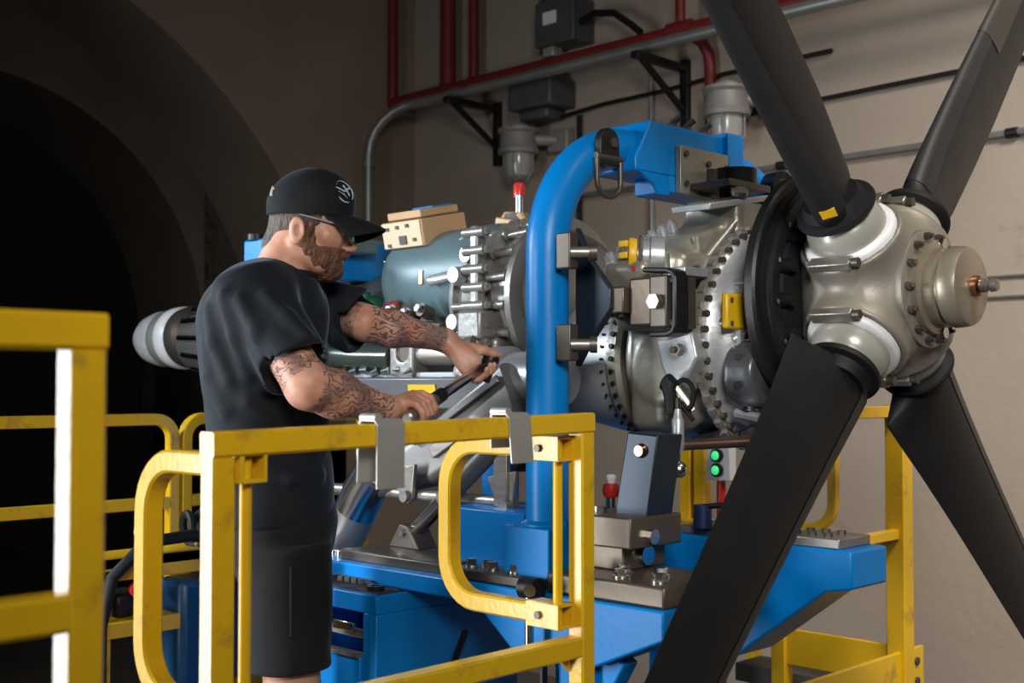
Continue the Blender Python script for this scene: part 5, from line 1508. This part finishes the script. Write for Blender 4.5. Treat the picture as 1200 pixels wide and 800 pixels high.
def skin_material():
    m = bpy.data.materials.new('skin')
    m.use_nodes = True
    nt = m.node_tree
    N, L = nt.nodes, nt.links
    b = N['Principled BSDF']
    b.inputs['Roughness'].default_value = 0.48
    b.inputs['Subsurface Weight'].default_value = 0.08
    b.inputs['Subsurface Radius'].default_value = (0.02, 0.008, 0.004)
    tc = N.new('ShaderNodeTexCoord')
    n1 = N.new('ShaderNodeTexNoise')
    n1.inputs['Scale'].default_value = 22
    n1.inputs['Detail'].default_value = 6
    L.new(tc.outputs['Object'], n1.inputs['Vector'])
    r1 = N.new('ShaderNodeValToRGB')
    r1.color_ramp.elements[0].position = 0.35
    r1.color_ramp.elements[1].position = 0.68
    r1.color_ramp.elements[0].color = (0.52, 0.235, 0.15, 1)
    r1.color_ramp.elements[1].color = (0.66, 0.36, 0.25, 1)
    L.new(n1.outputs['Fac'], r1.inputs[0])
    at = N.new('ShaderNodeAttribute')
    at.attribute_name = 'tattoo'
    # swirling ink lines: distorted bands plus shaded patches
    wv = N.new('ShaderNodeTexWave')
    wv.wave_type = 'RINGS'
    wv.inputs['Scale'].default_value = 22
    wv.inputs['Distortion'].default_value = 16
    wv.inputs['Detail'].default_value = 2.5
    wv.inputs['Detail Scale'].default_value = 1.6
    L.new(tc.outputs['Object'], wv.inputs['Vector'])
    r2 = N.new('ShaderNodeValToRGB')
    r2.color_ramp.elements[0].position = 0.14
    r2.color_ramp.elements[1].position = 0.34
    r2.color_ramp.elements[0].color = (1, 1, 1, 1)
    r2.color_ramp.elements[1].color = (0, 0, 0, 1)
    L.new(wv.outputs['Fac'], r2.inputs[0])
    n2 = N.new('ShaderNodeTexNoise')
    n2.inputs['Scale'].default_value = 16
    n2.inputs['Detail'].default_value = 3
    L.new(tc.outputs['Object'], n2.inputs['Vector'])
    r3 = N.new('ShaderNodeValToRGB')
    r3.color_ramp.elements[0].position = 0.46
    r3.color_ramp.elements[1].position = 0.62
    r3.color_ramp.elements[0].color = (0, 0, 0, 1)
    r3.color_ramp.elements[1].color = (0.75, 0.75, 0.75, 1)
    L.new(n2.outputs['Fac'], r3.inputs[0])
    mx = N.new('ShaderNodeMath')
    mx.operation = 'MAXIMUM'
    L.new(r2.outputs[0], mx.inputs[0])
    L.new(r3.outputs[0], mx.inputs[1])
    ml = N.new('ShaderNodeMath')
    ml.operation = 'MULTIPLY'
    L.new(mx.outputs[0], ml.inputs[0])
    L.new(at.outputs['Fac'], ml.inputs[1])
    ml2 = N.new('ShaderNodeMath')
    ml2.operation = 'MULTIPLY'
    ml2.inputs[1].default_value = 0.85
    L.new(ml.outputs[0], ml2.inputs[0])
    n4 = N.new('ShaderNodeTexNoise')
    n4.inputs['Scale'].default_value = 9
    L.new(tc.outputs['Object'], n4.inputs['Vector'])
    r4 = N.new('ShaderNodeValToRGB')
    r4.color_ramp.elements[0].position = 0.62
    r4.color_ramp.elements[1].position = 0.65
    r4.color_ramp.elements[0].color = (0.06, 0.055, 0.065, 1)
    r4.color_ramp.elements[1].color = (0.30, 0.03, 0.03, 1)
    L.new(n4.outputs['Fac'], r4.inputs[0])
    mc = N.new('ShaderNodeMix')
    mc.data_type = 'RGBA'
    L.new(ml2.outputs[0], mc.inputs[0])
    L.new(r1.outputs[0], mc.inputs[6])
    L.new(r4.outputs[0], mc.inputs[7])
    L.new(mc.outputs[2], b.inputs['Base Color'])
    n3 = N.new('ShaderNodeTexNoise')
    n3.inputs['Scale'].default_value = 160
    L.new(tc.outputs['Object'], n3.inputs['Vector'])
    bp = N.new('ShaderNodeBump')
    bp.inputs['Strength'].default_value = 0.12
    bp.inputs['Distance'].default_value = 0.004
    L.new(n3.outputs['Fac'], bp.inputs['Height'])
    L.new(bp.outputs[0], b.inputs['Normal'])
    return m
M['skin'] = skin_material()
body.data.materials.clear()
body.data.materials.append(M['skin'])
at_ = body.data.attributes.new('tattoo', 'FLOAT', 'POINT')
if len(body.data.vertices) == len(tat):
    at_.data.foreach_set('value', tat.astype(np.float32))

M['shirt'] = mat('black_cotton', (0.0105, 0.0135, 0.018), 0.8, col2=(0.008, 0.010, 0.014), var=0.6, scale=10, bump=0.06, bscale=320)
M['shorts'] = mat('charcoal_cloth', (0.016, 0.016, 0.0175), 0.8, col2=(0.012, 0.012, 0.013), var=0.6, scale=9, bump=0.06, bscale=300)
M['capcloth'] = mat('cap_cloth', (0.009, 0.010, 0.012), 0.8, col2=(0.007, 0.0075, 0.009), scale=14, bump=0.08, bscale=320)
M['hair'] = mat('grey_brown_hair', (0.14, 0.108, 0.085), 0.65, col2=(0.06, 0.044, 0.034), var=0.5, scale=60, bump=0.9, bscale=160, aniso=(1, 1, 0.35))
M['beard'] = mat('red_brown_beard', (0.24, 0.105, 0.05), 0.6, col2=(0.085, 0.036, 0.018), var=0.5, scale=70, bump=1.0, bscale=150, aniso=(1, 1, 0.4))
M['sock'] = mat('dark_leather', (0.03, 0.025, 0.02), 0.6, scale=12)

for k_, w_ in (('shirt', 0.22), ('shorts', 0.12), ('capcloth', 0.15)):
    b_ = M[k_].node_tree.nodes['Principled BSDF']
    b_.inputs['Sheen Weight'].default_value = w_
    b_.inputs['Sheen Roughness'].default_value = 0.35
    b_.inputs['Sheen Tint'].default_value = (0.55, 0.7, 0.85, 1)
    b_.inputs['Specular IOR Level'].default_value = 0.25
# t-shirt
def folds(k1, amp, ph=0.0):
    def fn(x, y, z):
        return amp*(np.sin(k1*(0.5*x - 0.6*y + 0.75*z) + 2.2*np.sin(7*z + 5*x) + ph) * np.sin(9*z - 6*y + 11*x + ph))
    return fn
def add_folds(gr, fn):
    ax = [(gr.lo[i] + gr.h*np.arange(gr.n[i])).astype(np.float32) for i in range(3)]
    gr.d += fn(ax[0][:, None, None], ax[1][None, :, None], ax[2][None, None, :]).astype(np.float32)
g = Grid((-1.32, -1.32, 0.94), (-0.62, -0.60, 1.60), 0.005)
g.ell((-0.988, -0.972, 1.420), (0.136, 0.190, 0.145), RT, 0.05)
g.ell((-1.008, -0.988, 1.455), (0.115, 0.165, 0.095), RT, 0.05)
g.ell((-0.993, -0.972, 1.30), (0.138, 0.180, 0.16), RT, 0.05)
g.ell((-0.990, -0.958, 1.15), (0.126, 0.175, 0.16), RT, 0.06)
g.ell((-0.976, -0.945, 1.02), (0.124, 0.178, 0.16), RT, 0.05)
g.cap(neck + A_(0, 0, -0.05), rs, 0.072, 0.070, 0.05)
g.cap(neck + A_(0, 0, -0.05), ls, 0.072, 0.070, 0.05)
for s_, e_, fr in ((rs, re, 0.80), (ls, le, 0.93)):
    u = (e_ - s_)/np.linalg.norm(e_ - s_)
    L_ = np.linalg.norm(e_ - s_)
    g.rod(s_ - u*0.04, s_ + u*L_*fr, 0.070, 0.080, 0.035, 0.006)
    g.rod(s_ + u*L_*(fr-0.10), s_ + u*L_*(fr+0.1), 0.066, 0.074, 0.0, 0.0, op='s')
add_folds(g, folds(38, 0.0045))
add_folds(g, folds(19, 0.0065, 1.0))
for pl_ in (((-0.873, -1.155, 1.487), (-0.874, -1.127, 1.399), (-0.868, -1.102, 1.318)),
            ((-0.946, -1.144, 1.464), (-0.938, -1.138, 1.391), (-0.898, -1.125, 1.309)),
            ((-0.975, -1.128, 1.392), (-0.96, -1.128, 1.318), (-0.918, -1.118, 1.246)),
            ((-0.80, -1.103, 1.486), (-0.746, -1.088, 1.44), (-0.70, -1.073, 1.40)),
            ((-0.868, -1.098, 1.264), (-0.852, -1.0, 1.208), (-0.877, -0.889, 1.166)),
            ((-0.874, -1.072, 1.136), (-0.841, -1.007, 1.098), (-0.86, -0.92, 1.10)),
            ((-0.836, -1.142, 1.477), (-0.784, -1.134, 1.405), (-0.772, -1.10, 1.353)),
            ((-0.86, -0.98, 1.44), (-0.855, -0.985, 1.33), (-0.86, -1.0, 1.25))):
    for a, b2 in zip(pl_[:-1], pl_[1:]):
        g.cap(a, b2, 0.010, 0.010, 0.022)
g.box((-0.97, -0.94, 0.88), (0.5, 0.5, 0.108), op='s')
# neck opening
up_n = (hp_(-0.02, 0, -0.05) - neck)
up_n = up_n/np.linalg.norm(up_n)
g.rod(neck + up_n*0.0, neck + up_n*0.2, 0.073, 0.085, 0.006, op='s')
sh = g.build('t_shirt', M['shirt'], person, smooth_n=2, angle=80)
MB().tube([hp_(0, 0, 0)*0 + neck + A_(0, 0, 0.012) + 0.076*(np.cos(a)*FT*1.05 + np.sin(a)*LT) + A_(0, 0, -0.012*math.cos(a)) for a in np.linspace(0, 2*math.pi, 30)], 0.006, 8, caps=False).build('collar', M['shirt'], sh)
q = MB()
ec = A_(-0.868, -0.968, 1.405)
q.bx(ec[0]-0.004, ec[0]+0.004, ec[1]-0.006, ec[1]+0.004, ec[2]-0.008, ec[2]+0.012)
q.build('chest_emblem', M['white'], sh)

# shorts
g = Grid((-1.30, -1.22, 0.62), (-0.66, -0.62, 1.10), 0.005)
g.ell((-0.977, -0.938, 0.98), (0.120, 0.172, 0.16), RT, 0.03)
g.rod((-0.977, -0.935, 0.96), (-0.985, -0.95, 1.07), 0.12, 0.12, 0.03, 0.02)
for hip, kn in ((rhip, rknee), (lhip, lknee)):
    f = lambda z: hip + (kn - hip)*((hip[2]-z)/(hip[2]-kn[2]))
    g.rod(f(0.95), f(0.672), 0.103, 0.089, 0.02, 0.01)
    g.rod(f(0.72), f(0.60), 0.074, 0.080, 0.0, 0.0, op='s')
add_folds(g, folds(30, 0.003, 2.0))
sho = g.build('shorts', M['shorts'], person, smooth_n=2, angle=80)
for sy, hip, kn in ((1, rhip, rknee),):
    pts = [hip + (kn-hip)*t_ + A_(*(-LT*0.1)) + FT*(0.045 - 0.02*t_) for t_ in np.linspace(0.06, 0.40, 7)]
    MB().tube(pts, 0.003, 6).build('pocket_seam', M['shorts'], sho)
# boots
for an in (rank, lank):
    g = Grid((an[0]-0.2, an[1]-0.2, -0.005), (an[0]+0.32, an[1]+0.32, 0.20), 0.006)
    g.cap(an + A_(0, 0, 0.06), an + A_(0, 0, -0.04), 0.052, 0.05, 0.0)
    g.cap(an + A_(0, 0, -0.042), an + FT*0.19 + A_(0, 0, -0.045), 0.048, 0.043, 0.03)
    g.box((an[0], an[1], -0.05), (0.6, 0.6, 0.052), op='s')
    g.build('boot', M['sock'], person, smooth_n=1)

# cap
g = Grid((-1.12, -1.12, 1.56), (-0.70, -0.70, 1.84), 0.0035)
RC = RH @ Matrix.Rotation(R(-8), 3, 'Y')
RCn = np.array(RC)
cp_ = lambda x, y, z: HC + RCn @ A_(x, y, z - 0.006)
g.ell(cp_(0.003, 0, 0.032), (0.099, 0.086, 0.101), RC)
g.ell(cp_(0.030, 0, 0.070), (0.070, 0.066, 0.054), RC, 0.03)
g.ell(cp_(-0.01, 0, 0.128), (0.007, 0.007, 0.006), RC, 0.004)
g.box(cp_(0, 0, -0.080), (0.2, 0.2, 0.10), 0, RC @ Matrix.Rotation(R(-1), 3, 'Y'), op='s')
g.ell(cp_(0.003, 0, 0.028), (0.0925, 0.079, 0.090), RC, 0, op='s')
g.ell(cp_(-0.097, 0, 0.030), (0.03, 0.028, 0.022), RC, 0, op='s')
cap_o = g.build('baseball_cap', M['capcloth'], person, smooth_n=1)
q = MB()
n_ = 20
vv, ff = [], []
for lay in (0.0, -0.004):
    for r_ in np.linspace(0, 1, 7):
        for i in range(n_+1):
            a = R(-62 + 124*i/n_)
            x0, y0 = 0.100*math.cos(a), 0.082*math.sin(a)
            ext = 0.078*math.cos(a*0.98)**0.6 * r_
            x, y = x0 + ext, y0*(1 + 0.02*r_)
            z = 0.031 - 0.012*r_ - 5.0*y*y*(0.35+0.65*r_) - 0.012*r_*r_ + lay
            vv.append(cp_(x, y, z))
rows = 7
m_ = n_ + 1
for l_ in range(2):
    for r_ in range(rows-1):
        for i in range(n_):
            o_ = l_*rows*m_
            ff.append((o_+r_*m_+i, o_+r_*m_+i+1, o_+(r_+1)*m_+i+1, o_+(r_+1)*m_+i))
for i in range(n_):
    ff.append(((rows-1)*m_+i, (rows-1)*m_+i+1, rows*m_+(rows-1)*m_+i+1, rows*m_+(rows-1)*m_+i))
    ff.append((i, i+1, rows*m_+i+1, rows*m_+i))
for r_ in range(rows-1):
    for i in (0, n_):
        ff.append((r_*m_+i, (r_+1)*m_+i, rows*m_+(r_+1)*m_+i, rows*m_+r_*m_+i))
q.add(vv, ff)
q.build('brim', M['capcloth'], cap_o, angle=60)
# emblem on the cap front: oval outline with a winged stroke
M['thread'] = mat('pale_blue_thread', (0.55, 0.66, 0.75), 0.6, scale=40)
def on_crown(yaw, z, lift=0.0022):
    """point on the crown at an angle from straight ahead and a height, in cap space"""
    d = A_(math.cos(R(yaw)), math.sin(R(yaw)), 0)
    r1 = math.sqrt(max(0, 1 - ((z-0.032)/0.101)**2))
    A1 = (d[0]/(0.099*r1))**2 + (d[1]/(0.086*r1))**2
    B1 = -2*0.003*d[0]/(0.099*r1)**2
    C1 = (0.003/(0.099*r1))**2 - 1
    ra = (-B1 + math.sqrt(B1*B1 - 4*A1*C1))/(2*A1)
    k = max(0.0, 1 - ((z-0.070)/0.054)**2)
    rb = 0
    if k > 0:
        # second lobe centred at x = 0.03
        a_ = 0.070*math.sqrt(k)
        b_ = 0.066*math.sqrt(k)
        A2 = (d[0]/a_)**2 + (d[1]/b_)**2
        B2 = -2*0.03*d[0]/a_**2
        C2 = (0.03/a_)**2 - 1
        disc = B2*B2 - 4*A2*C2
        if disc > 0:
            rb = (-B2 + math.sqrt(disc))/(2*A2)
    r_ = max(ra, rb) + lift
    if abs(ra-rb) < 0.02:
        r_ += 0.003
    return cp_(d[0]*r_, d[1]*r_, z)
ov = [on_crown(-28 + 15*math.cos(a), 0.080 + 0.024*math.sin(a)) for a in np.linspace(0, 2*math.pi, 26)]
MB().tube(ov, 0.0017, 6, caps=False).build('emblem_oval', M['thread'], cap_o)
for pts in ([(-46, 0.088), (-38, 0.084), (-30, 0.080), (-24, 0.086), (-16, 0.092)], [(-40, 0.078), (-32, 0.073), (-26, 0.066)], [(-30, 0.094), (-26, 0.084), (-22, 0.072)]):
    MB().tube([on_crown(a, z) for a, z in pts], 0.0024, 6).build('emblem_wing', M['thread'], cap_o)
MB().tube([on_crown(a, z) for a, z in ((-150, 0.062), (-154, 0.074), (-158, 0.084), (-152, 0.078))], 0.003, 6).build('rear_stitching', M['white'], cap_o)

# hair below the cap, beard, glasses, eyes
g = Grid((-1.12, -1.12, 1.48), (-0.74, -0.74, 1.76), 0.0035)
g.ell(hp_(0.001, 0, 0.030), (0.0895, 0.0775, 0.094), RH)
g.cap(hp_(-0.038, 0, -0.02), hp_(-0.050, 0, -0.055), 0.045, 0.042, 0.02)
g.box(hp_(0.0, 0, 0.145), (0.2, 0.2, 0.10), 0, RH, op='s')
g.box(hp_(0.12, 0, -0.02), (0.082, 0.2, 0.2), 0, RH @ Matrix.Rotation(R(0), 3, 'Y'), op='s')
g.box(hp_(0.045, 0, -0.07), (0.095, 0.2, 0.05), 0.01, RH @ Matrix.Rotation(R(-18), 3, 'Y'), op='s')
for sy in (1, -1):
    g.ell(hp_(-0.008, 0.082*sy, -0.026), (0.024, 0.016, 0.034), RH, 0, op='s')
g.build('hair', M['hair'], person, smooth_n=1)
g = Grid((-1.06, -1.06, 1.48), (-0.74, -0.74, 1.72), 0.003)
g.ell(hp_(0.034, 0, -0.042), (0.066, 0.0655, 0.070), RH, 0.0)
g.ell(hp_(0.064, 0, -0.090), (0.036, 0.037, 0.029), RH, 0.02)
g.cap(hp_(0.045, 0.045, -0.076), hp_(0.0, 0.061, -0.045), 0.0215, 0.017, 0.015)
g.cap(hp_(0.045, -0.045, -0.076), hp_(0.0, -0.061, -0.045), 0.0215, 0.017, 0.015)
g.cap(hp_(0.014, 0.064, -0.04), hp_(0.018, 0.070, -0.004), 0.0125, 0.010, 0.008)
g.cap(hp_(0.014, -0.064, -0.04), hp_(0.018, -0.070, -0.004), 0.0125, 0.010, 0.008)
g.cap(hp_(0.096, 0.020, -0.056), hp_(0.100, 0, -0.049), 0.0068, 0.0065, 0.006)
g.cap(hp_(0.096, -0.020, -0.056), hp_(0.100, 0, -0.049), 0.0068, 0.0065, 0.006)
# bare cheeks: cut the shell above a sloping line
g.box(hp_(0.085, 0, 0.025), (0.062, 0.2, 0.064), 0.012, RH @ Matrix.Rotation(R(-10), 3, 'Y'), op='s')
g.cap(hp_(0.105, 0.014, -0.068), hp_(0.105, -0.014, -0.068), 0.011, 0.011, 0, op='s')
def shag(x, y, z):
    return 0.0022*np.sin(210*x + 40*np.sin(60*z))*np.sin(190*y + 3)*np.sin(150*z)
add_folds(g, shag)
g.cap(hp_(0.096, 0.020, -0.0555), hp_(0.101, 0, -0.0485), 0.006, 0.006, 0.004)
g.cap(hp_(0.096, -0.020, -0.0555), hp_(0.101, 0, -0.0485), 0.006, 0.006, 0.004)
g.build('beard', M['beard'], person, smooth_n=1)
M['eyeball'] = mat('eye_white', (0.75, 0.72, 0.68), 0.15, scale=30)
M['iris'] = mat('eye_iris', (0.03, 0.05, 0.06), 0.1, scale=30)
for sy in (1, -1):
    e = MB().ball(hp_(0.081, 0.031*sy, -0.004), 0.0115, 16, 12).build('eye', M['eyeball'], person)
    MB().ball(hp_(0.0885, 0.0325*sy, -0.006), 0.0052, 12, 8).build('iris', M['iris'], e)
    MB().tube([hp_(0.092, 0.012*sy, 0.012), hp_(0.093, 0.028*sy, 0.018), hp_(0.084, 0.045*sy, 0.013)], 0.0035, 6).build('eyebrow', M['beard'], person)
gl = bpy.data.materials.new('clear_lens')
gl.use_nodes = True
_b = gl.node_tree.nodes['Principled BSDF']
_b.inputs['Base Color'].default_value = (0.9, 0.93, 0.95, 1)
_b.inputs['Roughness'].default_value = 0.05
_b.inputs['Transmission Weight'].default_value = 1.0
_b.inputs['IOR'].default_value = 1.15
M['lens'] = gl
M['frame'] = mat('grey_plastic_frame', (0.30, 0.30, 0.31), 0.3, scale=20)
lens_pts = []
fr_o = MB()
for sy in (1, -1):
    pts = [hp_(0.111 - 0.012*((y_-0.031)/0.026)**2*(1 if y_ > 0.031 else 0.3), y_*sy, z_) for y_, z_ in ((0.008, 0.008), (0.020, 0.013), (0.042, 0.012), (0.055, 0.007), (0.056, -0.008), (0.047, -0.020), (0.030, -0.024), (0.014, -0.018), (0.008, -0.006))]
    lens_pts.append(pts)
    fr_o.tube(pts + [pts[0]], 0.0016, 6, caps=False)
    fr_o.tube([pts[3], hp_(0.082, 0.066*sy, 0.008), hp_(0.03, 0.0765*sy, 0.010), hp_(-0.01, 0.080*sy, 0.012)], 0.0022, 6)
fr_o.tube([lens_pts[0][0], hp_(0.113, 0, 0.009), lens_pts[1][0]], 0.0018, 6)
gla = fr_o.build('safety_glasses', M['frame'], person)
for pts in lens_pts:
    d_ = Vector(RHn @ A_(0.0015, 0, 0))
    MB().prism(pts, d_).build('lens', M['lens'], gla, smooth=False)

# ------------------------------------------------------------------ torque wrench in his hands
t = thing('torque_wrench', "long chrome torque wrench held in the technician's two hands", 'wrench', tuple(w_end))
P = lambda s_: w_end + wd*s_
Lw = float(np.linalg.norm(w_head - w_end))
MB().lathe([(-0.022, 0.0), (-0.022, 0.011), (-0.018, 0.0155), (0.11, 0.0155), (0.115, 0.012)], w_end, wd, 20).build('grip', M['steel'], t)
MB().lathe([(0.11, 0.0), (0.11, 0.0165), (0.15, 0.0165), (0.155, 0.0125)], w_end, wd, 20).build('scale_collar', M['black'], t)
MB().lathe([(0.15, 0.0), (0.15, 0.0125), (Lw-0.09, 0.0115), (Lw-0.085, 0.008), (Lw-0.05, 0.008)], w_end, wd, 20).build('shaft', M['chrome'], t)
MB().lathe([(0.155, 0.0135), (0.30, 0.0135)], w_end, wd, 14, caps=False, t0=R(20), t1=R(100)).build('dark_scale_strip', M['black'], t)
hd = MB().lathe([(-0.018, 0.0), (-0.018, 0.018), (-0.012, 0.021), (0.012, 0.021), (0.018, 0.018), (0.018, 0.0)], P(Lw-0.03), (0.3, 0.2, 0.93), 22).build('ratchet_head', M['black'], t)
MB().cyl(P(Lw-0.03) + A_(0, 0, -0.016), P(Lw-0.03) + A_(-0.012, -0.008, -0.05), 0.013, n=14).build('socket', M['darksteel'], hd)
